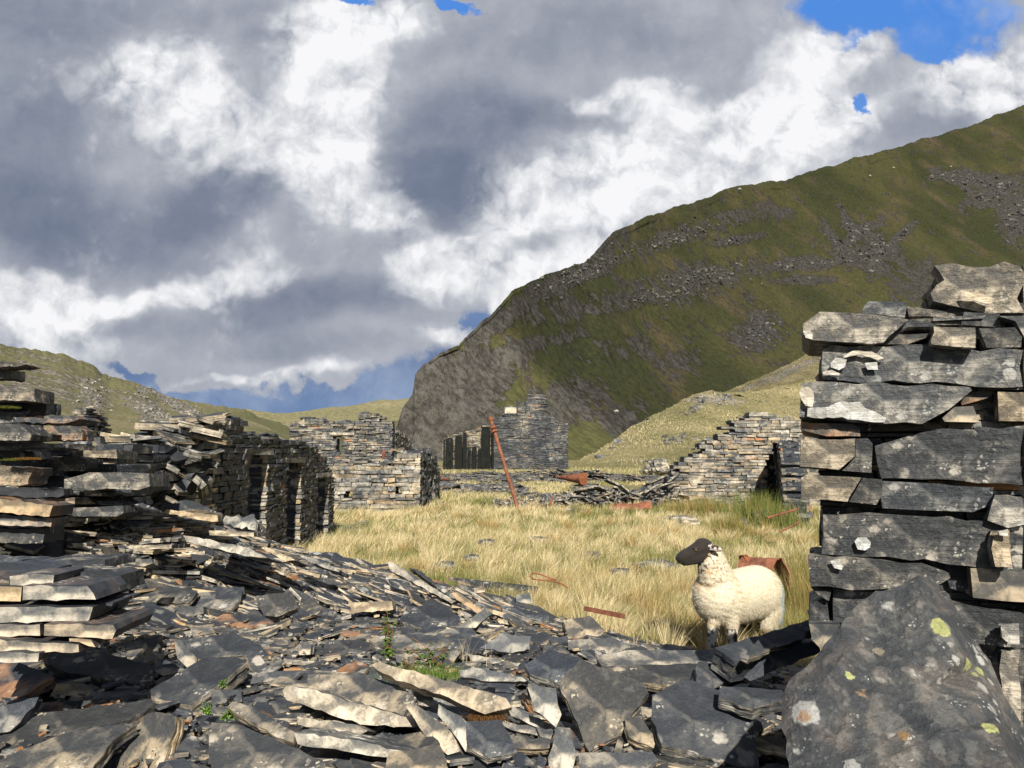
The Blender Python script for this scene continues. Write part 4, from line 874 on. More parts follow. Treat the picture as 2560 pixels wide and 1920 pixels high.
S(8, [(1400,600),(2060,580),(2100,680),(1890,720),(1620,690),(1420,640)], 'flat dark slab partly in shade below the lichen-flaked slab', (0,-.30,1), .04, .22, .5, Y=3.2)
S(8, [(95,450),(150,430),(380,415),(640,450),(630,500),(400,500),(240,500)], 'weathered grey slab behind the nettle', (0,-.35,1), .06, .44, .5, lift=.12)
S(8, [(240,530),(630,505),(570,580),(250,580)], 'pale lichened face of the slab between nettle and bramble', (0,-1,.3), .1, .56, .4, lift=.06)
S(8, [(650,530),(950,580),(940,600),(680,575)], 'thin cream strip of slate right of the bramble', (0,-1,.3), .1, .66, .4, lift=.05)
S(8, [(720,495),(860,405),(940,430),(1010,430),(1000,500),(900,527)], 'light grey triangular slate standing up with a white fringe', (0,-1,.5), .02, .42, .6, lift=.12, mat=M_CUT)
S(8, [(1215,450),(1480,440),(1600,490),(1460,530),(1220,505)], 'ledge with white flecks just left of the lichen-flaked slab', (0,-.8,.6), .06, .48, .5, lift=.06)
S(8, [(1190,340),(1340,315),(1430,400),(1400,430),(1220,440)], 'rounded brown rock with two yellow lichen patches by the grass edge', (0,-.7,.8), .08, .48, .5, lift=.08)
S(8, [(610,375),(750,270),(790,300),(700,380),(600,392)], 'pale chunky block wedged at a slant in mid scree', (.1,-1,.4), .07, .62, .6, lift=.12)
S(8, [(310,262),(500,250),(610,320),(600,370),(400,388),(270,340)], 'dark purple-blue slab above the nettle', (0,-.4,1), .05, .16, .6, lift=.10)
S(8, [(-20,240),(225,232),(230,280),(0,300)], 'cream block with lichen left of the dark purple-blue slab', (0,-1,.2), .15, .68, .4, lift=.12)
S(8, [(840,255),(1110,315),(1110,345),(1000,332),(850,275)], 'blue slate with a pale straight edge pointing at the grass', (0,-.5,1), .03, .25, .75, lift=.10)
S(8, [(195,8),(235,15),(585,232),(560,246),(215,58)], 'long narrow slab running diagonally down the heap', (-.35,-.8,.6), .06, .55, .5, lift=.22)
S(8, [(320,40),(380,60),(610,225),(560,215)], 'dark diagonal slab beside the long narrow one', (-.3,-.6,.8), .05, .22, .5, lift=.20)
S(8, [(560,185),(600,180),(740,290),(715,305),(590,225)], 'cream diagonal slab with rusty stain low on the heap', (-.4,-.9,.5), .06, .62, .5, rust=.7, lift=.16)
S(8, [(540,95),(880,130),(1050,150),(1045,168),(920,172),(700,140)], 'long thin dark slab along the crest, ending at the grass', (.03,-.3,1), .04, .15, .5, lift=.14)
S(8, [(925,197),(1000,183),(1020,240),(930,258)], 'small square pale block near the end of the heap', (.1,-1,.2), .08, .52, .4, lift=.12, mat=M_CUT)
S(8, [(690,158),(750,155),(750,180),(690,185)], 'tiny ochre brick-like stone on the crest', (0,-1,.1), .05, .70, .5, lift=.14, rust=.3, mat=M_CUT)
S(8, [(880,322),(1060,382),(1112,388),(1000,400),(905,350)], 'blue slab sloping right toward the rusty bar', (0,-.5,1), .03, .22, .7, lift=.07)
S(8, [(605,620),(700,608),(960,660),(1000,690),(780,684),(612,660)], 'cream-lipped slab roofing a dark hollow', (0,-.9,.5), .05, .58, .6, lift=.16)
S(8, [(360,745),(430,730),(465,790),(440,830),(370,820)], 'fist-sized layered stone under the long pale slab', (.3,-1,.3), .06, .5, .5, lift=.12)
S(8, [(1040,940),(1140,950),(1120,1010),(1060,1000)], 'small blue stone wedged beside the narrow upright slab', (0,-.8,.6), .04, .35, .5, lift=.10)
S(8, [(1540,890),(1620,880),(1720,1000),(1700,1060),(1560,1000)], 'lichened slab tucked under the right side of the big tilted slab', (.1,-.7,.9), .04, .45, .5, Y=2.75)
# region 6: slabs in front of the right wall
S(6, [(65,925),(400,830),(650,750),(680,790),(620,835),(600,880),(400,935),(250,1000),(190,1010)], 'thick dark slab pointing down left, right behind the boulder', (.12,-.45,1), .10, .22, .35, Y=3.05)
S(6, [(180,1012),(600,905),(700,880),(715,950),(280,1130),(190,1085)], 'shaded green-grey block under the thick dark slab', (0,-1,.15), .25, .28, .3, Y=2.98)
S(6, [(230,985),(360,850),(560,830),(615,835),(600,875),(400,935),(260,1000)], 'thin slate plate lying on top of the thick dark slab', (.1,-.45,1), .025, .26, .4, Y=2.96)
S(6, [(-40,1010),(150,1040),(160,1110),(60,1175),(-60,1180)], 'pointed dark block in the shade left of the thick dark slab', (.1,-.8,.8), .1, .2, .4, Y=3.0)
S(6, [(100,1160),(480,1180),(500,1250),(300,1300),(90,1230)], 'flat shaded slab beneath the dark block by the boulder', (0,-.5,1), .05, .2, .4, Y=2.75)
# region 1: crest stones on the left
S(1, [(1025,1110),(1045,1088),(1370,1128),(1370,1165),(1330,1168)], 'clean pale slab lying on the crest left of the shaded doorways', (0,-1,.15), .3, .66, .35, Y=5.3)
S(1, [(590,965),(780,1000),(1015,1100),(900,1078)], 'thin dark plate leaning off the wall top at the left', (-.35,-.6,.8), .03, .18, .6, Y=5.1)
S(1, [(1010,1070),(1160,1030),(1240,1045),(1400,1120),(1240,1090),(1050,1100)], 'thin bent dark plate on the crest with a white-flecked rim', (0,-.75,.8), .03, .15, .75, Y=5.5)
S(1, [(1410,1125),(1500,1118),(1600,1135),(1620,1170),(1600,1220),(1500,1200),(1410,1185)], 'blotched light grey boulder on the crest', (-.2,-1,.4), .16, .60, .6, Y=5.3, rough=.02)
S(1, [(1310,1222),(1595,1235),(1595,1262),(1320,1252)], 'long straight pale slab end below the blotched boulder', (0,-1,.1), .3, .74, .3, Y=5.05)
S(1, [(1160,1265),(1220,1262),(1560,1330),(1680,1395),(1560,1385),(1170,1295)], 'long cream slab slanting right in the collapsed heap', (-.2,-1,.3), .25, .72, .35, Y=4.9)
S(1, [(830,1320),(1080,1310),(1075,1335),(835,1352)], 'straight cream slab end in the middle of the collapsed heap', (0,-1,.1), .3, .76, .3, Y=4.85)
S(1, [(1615,1320),(1700,1335),(1860,1410),(1800,1415)], 'short cream slab slanting right near the top of the heap', (-.3,-1,.4), .2, .68, .3, Y=5.2)
S(1, [(1860,1365),(2000,1400),(2140,1470),(2130,1485),(1940,1420)], 'grey grained slab slanting right beside the grass', (-.3,-1,.5), .15, .5, .4, Y=5.4)
S(1, [(850,1400),(950,1395),(960,1430),(900,1450),(850,1440)], 'squat grey stone in the dark hollow of the heap', (0,-1,.3), .1, .48, .4, Y=4.5)

# ------------------------------------------------------------------ procedural loose slates
rng = random.Random(2024)
def surf_n(x, y):
    e = .08; return Vector((-(terr(x+e, y)-terr(x-e, y))/(2*e), -(terr(x, y+e)-terr(x, y-e))/(2*e), 1)).normalized()
def scree_matrix(x, y, lift, tilt, yaw, flow=0):
    n = surf_n(x, y); n = (n + Vector((0, 0, .7))).normalized()
    n = (n + Vector((rng.uniform(-1, 1)*tilt, rng.uniform(-1.2, .8)*tilt, 0)) + Vector((flow, 0, 0))).normalized()
    M = basis(n, yaw).to_4x4(); M.translation = (x, y, terr(x, y)+lift); return M
def in_frame(x, y, m=80):
    if y < .8: return False
    px = 1280+x/y*F*.99; return -m < px < 2560+m
ind = 0; stuff = MB(); small = []
LAB = {('f','d'): 'dark flat slate fragment among the nearest loose slates', ('f','p'): 'pale lichened slate fragment among the nearest loose slates',
       ('m','d'): 'dark thin slate lying in the middle of the loose scree', ('m','p'): 'cream-edged slate lying in the middle of the loose scree',
       ('c','d'): 'dark thin slate on the crest of the collapsed heap', ('c','p'): 'cream-edged thin slate on the crest of the collapsed heap'}
cand = []
while len(cand) < 5200:
    y = rng.uniform(1.6, 8.2); x = rng.uniform(-.78, .62)*y
    if rub(x, y) < .02 or (rub(x, y) < .09 and rng.random() < .6): continue
    if x > 1.25 and y > 2.5 and x > .46*y: continue
    cand.append((x, y))
for i, (x, y) in enumerate(cand):
    yc = float(np.interp(x, CX, CY)); crest = y > yc-1.45 and x < .9
    big = ind < 225
    a = rng.uniform(.20, .42) if big else rng.choice((rng.uniform(.06, .16), rng.uniform(.12, .30)))
    b = a*rng.uniform(.35, .8); th = rng.uniform(.010, .032)*(1.15 if big else .9)
    yaw = rng.gauss(0, .5) if crest else rng.uniform(-1.2, 1.2)
    tilt = .14 if crest else .30
    flow = (-.02 if x < -2.3 else .16) if crest else 0
    pale = rng.random() < (.75 if crest else .42)
    tone = rng.uniform(.12, .32) if not pale or crest else rng.uniform(.3, .52); edge = rng.uniform(.60, .85) if pale else rng.uniform(.35, .62)
    lift = rng.uniform(.0, .06) + (.02 if big else 0)
    M = scree_matrix(x, y, lift, tilt, yaw, flow)
    P = rand_poly(rng, a, b)
    if covers_hero(M.translation, 1.3 if big else 1.12): continue
    if big:
        mb = MB(); slab_mesh(mb, P, th, Matrix.Identity(4), rng, 4, tone, edge, 1 if rng.random() < .08 else 0, .009, .035)
        o = mb.build('slate_fragment', M_SLATE); o.matrix_world = M
        key = ('c' if crest else ('f' if y < 3.4 else 'm'), 'p' if pale else 'd')
        tag(o, LAB[key], 'slate slab', LAB[key].replace('slate ', 'slates ', 1)); ind += 1
    else:
        slab_mesh(stuff, P, th, M, rng, 2, tone, edge, 1 if rng.random() < .04 else 0, .004, .10)
# stepped courses of the collapsed wall, cream broken ends towards the sun
for k in range(1150):
    x = rng.uniform(-3.35, .2); yc = float(np.interp(x, CX, CY)); zc = float(np.interp(x, CX, CZ))
    t = rng.uniform(-.1, 1.02); y = yc-1.25+1.2*t; z = terr(x, y)+rng.uniform(-.01, .07)
    if z < .2: continue
    tl = (.05 if x < -2.3 else .30)+rng.gauss(0, .10)
    M = Matrix.Translation((x, y+.1, z)) @ Matrix.Rotation(rng.gauss(0, .25), 4, 'Z') @ Matrix.Rotation(tl, 4, 'Y') @ Matrix.Rotation(rng.gauss(-.02, .09), 4, 'X')
    if covers_hero(M.translation): continue
    a = rng.uniform(.15, .50)
    slab_mesh(stuff, rand_poly(rng, a, rng.uniform(.14, .24), rng.choice((4, 5))), rng.uniform(.010, .032), M, rng, 2, rng.uniform(.12, .28), rng.uniform(.62, .86), 1 if rng.random() < .05 else 0, .004, .09)
for k in range(7000):
    y = rng.uniform(1.7, 6.2); x = rng.uniform(-.72, .55)*y
    if rub(x, y) < .03 or x > .46*y: continue
    a = rng.uniform(.012, .05); M = scree_matrix(x, y, rng.uniform(.0, .075), .35, rng.uniform(-3, 3))
    P = rand_poly(rng, a, a*rng.uniform(.4, .9), rng.choice((3, 4, 5))); n_ = len(P); t_ = a*rng.uniform(.1, .35); tn = rng.uniform(.15, .75); vr = rng.random(); ru = 1 if rng.random() < .06 else 0
    stuff.add([M @ Vector((p[0], p[1], 0)) for p in P]+[M @ Vector((p[0]*.95, p[1]*.95, -t_)) for p in P], [tuple(range(n_))]+[(i, n_+i, n_+(i+1) % n_, (i+1) % n_) for i in range(n_)], [(tn*.7, vr, ru)]+[(min(.85, tn+.15), vr, ru)]*n_)
o = stuff.build('slate_scree', M_SCREE); tag(o, 'heaps of small loose slate pieces filling the foreground', 'scree', kind='stuff')
print('individual slates', ind)
# ------------------------------------------------------------------ collapsed heap, scattered field slabs, scree bands
rng = random.Random(71)
def heap_slab(mb, x, y, z, a, rng, tl=.5, ed=(.5,.75), asp=(.2,.5)):
    M = Matrix.Translation((x, y, z)) @ Matrix.Rotation(rng.uniform(0, 6.3), 4, 'Z') @ Matrix.Rotation(rng.gauss(0, tl), 4, 'Y') @ Matrix.Rotation(rng.gauss(0, tl*.7), 4, 'X')
    slab_mesh(mb, rand_poly(rng, a, a*rng.uniform(*asp), rng.choice((4, 5))), rng.uniform(.02, .05), M, rng, 2, rng.uniform(.28, .42), rng.uniform(*ed), 0, a*.02, a*.35)
mb = MB()
def heapz(px): return float(np.interp(px, [1240,1330,1420,1480,1540,1600,1660,1700,1720], [.02,.10,.28,.50,.42,.45,.62,.60,.2]))
for k in range(900):
    px = rng.uniform(1240, 1715); t = rng.random(); y = 19.3+2.0*t+rng.uniform(-.2, .2); hz = heapz(px)*(1-abs(t-.55)*1.3)
    x = (px-1280)/F*y
    heap_slab(mb, x, y, max(0.0, hz)*rng.uniform(.6, 1)+.03, rng.uniform(.15, .55), rng)
hp = mb.build('slate_heap', M_WALL); tag(hp, 'jumbled slate pieces of the collapsed wall between pole and stepped ruin', 'rubble', kind='stuff')
specs = [(1470,1222,1.3,.10,-.25),(1490,1218,1.1,.3,.35),(1530,1205,1.0,-.2,.6),(1640,1200,1.2,.2,-.55),(1660,1212,1.0,.1,-.45),(1680,1198,.9,-.1,-1.0),(1620,1225,1.1,.3,-.7),(1590,1235,.8,-.3,.5),(1515,1235,.9,.5,-.3),(1560,1222,.8,0,1.0),(1440,1240,.7,.2,.1),(1400,1250,.7,.4,.1),(1490,1245,.7,-1.2,.2),(1370,1258,.6,.1,.05)]
for i, (px, py, a, yw, tl) in enumerate(specs):
    p = at(px, py, 19.3); a *= .62; tl *= .7; mb = MB(); slab_mesh(mb, rand_poly(rng, a, a*.5, 5), .04, Matrix.Identity(4), rng, 2, .30, .45, 0, .015, .2)
    o = mb.build('slate_slab', M_WALL); o.matrix_world = Matrix.Translation(p) @ Matrix.Rotation(yw, 4, 'Z') @ Matrix.Rotation(tl, 4, 'Y') @ Matrix.Rotation(-.35, 4, 'X')
    tag(o, 'long slate slab sticking out of the collapsed heap behind the grass', 'slate slab', 'long slabs in the collapsed heap')
mb = MB()
for k in range(6500):
    y = rng.choice((rng.uniform(24, 33), rng.uniform(30, 46), rng.uniform(36, 47))); px = rng.uniform(1080, 1680)
    x = (px-1280)/F*y
    d = noise.noise(Vector((x*.35, y*.22, 4))) + .25*noise.noise(Vector((x*1.3, y, 9)))
    if y < 34 and (px > 1480 or px < 1100): continue
    if d < (-.10 if y < 36 else -.28): continue
    heap_slab(mb, x, y, field(x, y)+.03+(.55 if y > 36 else .22)*max(0, d+.1)*rng.random(), rng.uniform(.25, 1.0), rng, .16, (.35, .62), (.4, .8))
for (px, py, w, n) in ((760,1325,60,16),(800,1318,45,12),(740,1345,50,12),(640,1325,80,12),(1000,1262,40,12),(960,1268,60,12),(1080,1260,30,16),(1150,1285,20,4),(700,1300,60,10),(880,1318,30,8)):
    for j in range(n):
        x0 = px+rng.uniform(-w, w); d = ray(x0, py+rng.uniform(-8, 8)); s = (0.03-CAM.z)/d.z; p = CAM+d*s
        heap_slab(mb, p.x, p.y, .03, rng.uniform(.25, .7), rng, .10, (.4, .7), (.4, .7))
o = mb.build('slate_scree', M_WALL); tag(o, 'bands of grey slate waste lying across the rough ground beyond the pole', 'scree', kind='stuff')
def ground_pt(px, py, z=0.0):
    d = ray(px, py); return CAM + d*((z-CAM.z)/d.z)
# named slabs lying in the grass
FS = [(1475,1388,.34,.16,.55,(.1,-.9,.5),'pale upright slate tooth poking out of the straw grass'), (1640,1408,.55,.28,.45,(0,-.25,1),'long flat lichened slab lying behind the nose of the sheep'),
      (1730,1306,.40,.2,.7,(0,-.5,1),'white-crusted flat stone in the grass left of the dark angular rock'), (1340,1345,.40,.25,.4,(0,-.2,1),'low grey slab sunk in the grass at mid field'),
      (1180,1390,.22,.15,.45,(0,-.3,1),'small grey slab sunk in grass nearest the long heap'), (1215,1352,.3,.2,.4,(0,-.3,1),'low dark slab sunk in the grass left of mid field'),
      (1110,1410,.3,.18,.45,(0,-.3,1),'flat slab in the straw just beyond the crest of the heap'), (1440,1275,.5,.3,.6,(0,-.3,1),'thin pale slab in the grass in front of the low rusty sheet'), (1550,1425,.25,.15,.4,(0,-.3,1),'tiny grey slab in the straw left of the long flat one')]
for px, py, a, b, tn, nr, lb in FS:
    p = ground_pt(px, py, .10); mb = MB(); slab_mesh(mb, rand_poly(random.Random(px), a, b, 6), .05, Matrix.Identity(4), random.Random(px), 2, tn, tn+.1, 0, .012, .08)
    o = mb.build('slate_slab', M_SLATE); B = basis(nr, .05).to_4x4(); B.translation = p; o.matrix_world = B; tag(o, lb, 'slate slab')
def rock(name, c, rx, ry, rz, mat, tone, label, seed=0, sub=4, group=None):
    bm = bmesh.new(); bmesh.ops.create_icosphere(bm, subdivisions=sub, radius=1)
    for v in bm.verts:
        q = v.co.copy(); k = 1 + .35*noise.noise(q*1.3+Vector((seed, 0, 0))) + .18*noise.noise(q*3+Vector((seed, 4, 0))) + .08*noise.noise(q*8)
        q = Vector((round(q.x*3)/3*.25+q.x*.75, round(q.y*3)/3*.25+q.y*.75, round(q.z*3)/3*.25+q.z*.75))
        v.co = Vector((q.x*rx*k, q.y*ry*k, q.z*rz*k))
    me = bpy.data.meshes.new(name); bm.to_mesh(me); bm.free()
    a = me.attributes.new('Col', 'FLOAT_COLOR', 'CORNER'); a.data.foreach_set('color', np.tile(np.array([tone,.4,0,1], dtype=np.float32), len(me.loops)))
    me.materials.append(mat); o = bpy.data.objects.new(name, me); col.objects.link(o); o.location = c; return tag(o, label, 'rock', group)
p = ground_pt(1905, 1314, .0); rock('rock', p+Vector((0, 0, .12)), .30, .22, .17, M_SLATE, .18, 'dark angular rock in the grass in front of the shaded side wall', 3)
p = ground_pt(1855, 1322, .0); rock('rock', p+Vector((0, 0, .10)), .13, .1, .10, M_SLATE, .25, 'small grey rock just left of the dark angular rock', 5)
p = ground_pt(1700, 1312, .0); rock('rock', p+Vector((0, 0, .08)), .35, .2, .10, M_SLATE, .6, 'low pale stone half hidden in grass right of mid field', 15)
p = at(1650, 1162, 24); rock('rock', p-Vector((0,0,.08)), .36, .3, .24, M_WALL, .62, 'whitish boulder at the foot of the grassy mound', 7)
p = at(1622, 1168, 25); rock('rock', p-Vector((0,0,.08)), .2, .2, .16, M_WALL, .55, 'smaller whitish boulder left of the bigger one under the mound', 8)

# ------------------------------------------------------------------ rusty iron
def tube(mb, pts, r, n=10, c=(0,0,0), cap=True, r1=None):
    k0 = len(mb.v); vs = []; fs = []
    for i, p in enumerate(pts):
        p = Vector(p); a = Vector(pts[max(0, i-1)]); b = Vector(pts[min(len(pts)-1, i+1)]); d = (b-a).normalized()
        u = d.cross(Vector((0, 0, 1))) if abs(d.z) < .95 else d.cross(Vector((0, 1, 0))); u.normalize(); w = d.cross(u)
        rr = r if r1 is None else r+(r1-r)*i/(len(pts)-1)
        for j in range(n): t = 2*math.pi*j/n; vs.append(p+u*math.cos(t)*rr+w*math.sin(t)*rr)
    for i in range(len(pts)-1):
        for j in range(n): q = (j+1) % n; fs.append((i*n+j, i*n+q, (i+1)*n+q, (i+1)*n+j))
    if cap: fs.append(tuple(reversed(range(n)))); fs.append(tuple(range((len(pts)-1)*n, len(pts)*n)))
    mb.add(vs, fs, [c]*len(fs))
pb = at(1299, 1276, 18.0); pt = at(1226, 1046, 18.2)
pole = empty('leaning_pole', pb, 'tall rusty iron pole leaning left in the middle of the grass', 'pole')
mb = MB(); tube(mb, [pb-Vector((0,0,.1)), pt], .044, 12); mb.build('shaft', M_RUST, pole)
for t in (.86, .90): 
    mb = MB(); q = pb.lerp(pt, t); dd = (pt-pb).normalized()*.02; tube(mb, [q-dd, q+dd], .085, 14); mb.build('flange', M_RUSTD, pole)
mb = MB(); tube(mb, [pt-(pt-pb).normalized()*.05, pt+(pt-pb).normalized()*.03], .062, 12); mb.build('end_collar', M_RUSTD, pole)
def plate(name, corners, th, mat, label, cat, curve=None):
    """sheet from a grid of corner points, solid"""
    A, Bq, C_, D = [Vector(c) for c in corners]; mb = MB(); nx, ny = 14, 6; n = (Bq-A).cross(D-A).normalized(); vs = []; fs = []
    for side in (0, 1):
        for i in range(nx+1):
            for j in range(ny+1):
                u = i/nx; v = j/ny; p = (A.lerp(Bq, u)).lerp(D.lerp(C_, u), v)
                o = (curve(u, v) if curve else 0) + .004*noise.noise(p*9)
                vs.append(p + n*(o - side*th))
    m = (nx+1)*(ny+1); I = lambda s, i, j: s*m+i*(ny+1)+j
    for i in range(nx):
        for j in range(ny): fs.append((I(0,i,j), I(0,i+1,j), I(0,i+1,j+1), I(0,i,j+1))); fs.append((I(1,i,j+1), I(1,i+1,j+1), I(1,i+1,j), I(1,i,j)))
    for i in range(nx): fs.append((I(0,i,0), I(1,i,0), I(1,i+1,0), I(0,i+1,0))); fs.append((I(0,i+1,ny), I(1,i+1,ny), I(1,i,ny), I(0,i,ny)))
    for j in range(ny): fs.append((I(0,0,j+1), I(1,0,j+1), I(1,0,j), I(0,0,j))); fs.append((I(0,nx,j), I(1,nx,j), I(1,nx,j+1), I(0,nx,j+1)))
    mb.add(vs, fs, [(0,0,0)]*len(fs)); o = mb.build(name, mat, smooth=False); tag(o, label, cat); return o
# cone-shaped vessel lying on its side
cone = empty('rusty_funnel', at(1460, 1210, 24), 'rusty iron funnel lying on its side with its point to the left', 'iron funnel')
mb = MB(); a = at(1388, 1192, 24.5); b = at(1458, 1197, 23.6); tube(mb, [a, a.lerp(b, .5), b], .02, 20, r1=.19); mb.build('cone', M_RUST, cone)
mb = MB(); dd = (b-a).normalized()*.02; tube(mb, [b-dd*.5, b+dd], .20, 20); mb.build('rim', M_RUSTD, cone)
plate('rusty_sheet', [at(1535,1274,17.6), at(1629,1272,17.4), at(1628,1254,17.5), at(1535,1261,17.8)], .02, M_RUST, 'long low rusty iron sheet standing on edge in the grass', 'iron sheet', lambda u, v: .02*math.sin(u*9))
tk = empty('rusty_tank', ground_pt(1880, 1475), 'rusty curved iron tank section lying in the grass behind the sheep', 'iron tank')
def arc_shell(name, mat, c0, c1, r, a0, a1, th, parent):
    mb = MB(); n = 18; m = 8; vs = []; fs = []; ax = (Vector(c1)-Vector(c0)); L = ax.length; ax.normalize(); side = ax.cross(Vector((0,0,1))).normalized(); up = side.cross(ax)
    for s in (0, 1):
        for i in range(m+1):
            for j in range(n+1):
                t = R(a0+(a1-a0)*j/n); rr = r - s*th + .004*math.sin(i*2.3)+.003*math.sin(j*1.9)
                vs.append(Vector(c0)+ax*(L*i/m)+side*math.cos(t)*rr+up*math.sin(t)*rr)
    K2 = (m+1)*(n+1); I = lambda s, i, j: s*K2+i*(n+1)+j
    for i in range(m):
        for j in range(n): fs.append((I(0,i,j), I(0,i+1,j), I(0,i+1,j+1), I(0,i,j+1))); fs.append((I(1,i,j+1), I(1,i+1,j+1), I(1,i+1,j), I(1,i,j)))
    for j in range(n):
        for i in (0, m): fs.append((I(0,i,j), I(1,i,j), I(1,i,j+1), I(0,i,j+1)))
    for i in range(m):
        for j in (0, n): fs.append((I(0,i,j), I(1,i,j), I(1,i+1,j), I(0,i+1,j)))
    mb.add(vs, fs, [(0,0,0)]*len(fs)); return mb.build(name, mat, parent)
c0 = at(1862, 1445, 6.9); c1 = at(1950, 1450, 6.7)
arc_shell('shell', M_RUST, c0, c1, .19, -60, 120, .012, tk)
arc_shell('end_flange', M_RUSTD, c0-Vector((.02,0,0)), c0+Vector((.03,0,0)), .205, -60, 120, .03, tk)
mb = MB(); c = at(1953, 1450, 6.68); vs = [c]+[c+Vector((.01*math.sin(j), math.cos(R(-70+j*12))*-.19, math.sin(R(-70+j*12))*.19)) for j in range(20)]
vs2 = [v+Vector((.012, 0, 0)) for v in vs]; n_ = len(vs)
mb.add(vs+vs2, [(0, j, j+1) for j in range(1, n_-1)]+[(n_, n_+j+1, n_+j) for j in range(1, n_-1)]+[(j, n_+j, n_+j+1, j+1) for j in range(1, n_-1)], [(0,0,0)]*(3*(n_-2))); mb.build('end_plate', M_RUST, tk)
mb = MB(); pts = [at(x, y, 5.9) for x, y in ((1420,1470),(1405,1460),(1380,1452),(1350,1450),(1330,1447),(1324,1440),(1330,1434),(1345,1434),(1362,1440),(1378,1447),(1392,1450))]
tube(mb, pts, .006, 8); tag(mb.build('wire_rope_loop', M_RUSTD), 'rusty looped wire rope sticking up from the straw', 'wire rope')
a = at(1460, 1521, 5.35); b = at(1562, 1541, 5.2)
mb = MB(); dxy = (b-a)/2; box_stone(mb, (a+b)/2, dxy.normalized(), Vector((0,1,0)), dxy.length, .012, .015, .003, rng, 0, 0, 0); tag(mb.build('rusty_bar', M_RUST), 'flat rusty iron bar at the edge of the slates', 'iron bar')
mb = MB(); tube(mb, [at(1918,1295,11.5), at(1992,1273,11.8)], .016, 8); tag(mb.build('rusty_rod', M_RUST), 'thin rusty rod rising to the right from the dark rock', 'iron rod')
mb = MB(); tube(mb, [at(1950,1330,9.5), at(1998,1306,9.5)], .012, 8); tag(mb.build('rusty_rod', M_RUST), 'second shorter rusty rod, in the grass beneath the first', 'iron rod')
mb = MB(); q = at(959, 1134, 18.9); tube(mb, [q-Vector((0,0,.12)), q+Vector((0,0,.10))], .05, 10, r1=.04); tag(mb.build('rusty_stub_pipe', M_RUST), 'short rusty pipe stub standing on top of the pale low ruin', 'pipe')
mb = MB(); tube(mb, [at(1372,1266,17.5), at(1382,1243,17.5)], .025, 8); tag(mb.build('rusty_peg', M_RUST), 'short rusty peg beside the collapsed heap', 'iron peg')
rw = empty('rusty_wreckage', at(1108, 1203, 27), 'low rusty iron scrap at the right end of the pale low ruin', 'iron scrap')
mb = MB(); q = at(1108, 1198, 27); box_stone(mb, q, Vector((1,0,-.2)), Vector((0,1,0)), .22, .15, .06, .05, rng, 0,0,0); mb.build('bent_plate', M_RUST, rw)
mb = MB(); tube(mb, [at(1094,1203,27), at(1097,1188,27), at(1104,1190,27)], .04, 8); mb.build('bent_pipe', M_RUST, rw)

# ------------------------------------------------------------------ grass
nrng = np.random.default_rng(7)
def blades(name, base, hgt, wid, lean, cols, label, mat, cat='grass', stuff=True, parent=None, curl=.6, origin=None):
    """base (n,3), hgt (n), wid (n), lean (n,2): 3-segment blades"""
    n = len(base); ang = nrng.uniform(0, 2*np.pi, n); side = np.stack([np.cos(ang), np.sin(ang), np.zeros(n)], 1)
    # keep blades broadly facing the viewer side to side
    V = np.zeros((n, 7, 3)); ts = [0, .35, .7, 1.0]
    for k, t in enumerate(ts):
        c = base.copy(); c[:, 2] += hgt*t*(1-.25*curl*t*np.hypot(lean[:, 0], lean[:, 1]))
        c[:, 0] += lean[:, 0]*hgt*(t**1.8); c[:, 1] += lean[:, 1]*hgt*(t**1.8)
        w = wid*(1-t*.75)
        if k < 3: V[:, 2*k] = c-side*w[:, None]/2; V[:, 2*k+1] = c+side*w[:, None]/2
        else: V[:, 6] = c
    me = bpy.data.meshes.new(name); me.vertices.add(n*7); me.vertices.foreach_set('co', V.ravel().astype(np.float32))
    i0 = (np.arange(n)*7)[:, None]
    q = np.concatenate([i0+np.array([[0,1,3,2]]), i0+np.array([[2,3,5,4]]), i0+np.array([[4,5,6]])], 1).ravel()
    me.loops.add(n*11); me.loops.foreach_set('vertex_index', q.astype(np.int32))
    me.polygons.add(n*3); st = (np.arange(n)*11)[:, None]+np.array([[0,4,8]]); me.polygons.foreach_set('loop_start', st.ravel().astype(np.int32))
    me.update(calc_edges=True)
    a = me.attributes.new('Col', 'FLOAT_COLOR', 'POINT'); cc = np.ones((n, 7, 4)); cc[:, :, :3] = cols[:, None, :]
    a.data.foreach_set('color', cc.astype(np.float32).ravel()); me.materials.append(mat)
    o = bpy.data.objects.new(name, me); col.objects.link(o)
    if stuff: tag(o, label, cat, kind='stuff')
    elif label: tag(o, label, cat)
    return o
STRAW = np.array([.68,.58,.36]); GOLD = np.array([.42,.31,.13]); GREEN = np.array([.17,.20,.06]); OLIVE = np.array([.32,.31,.12])
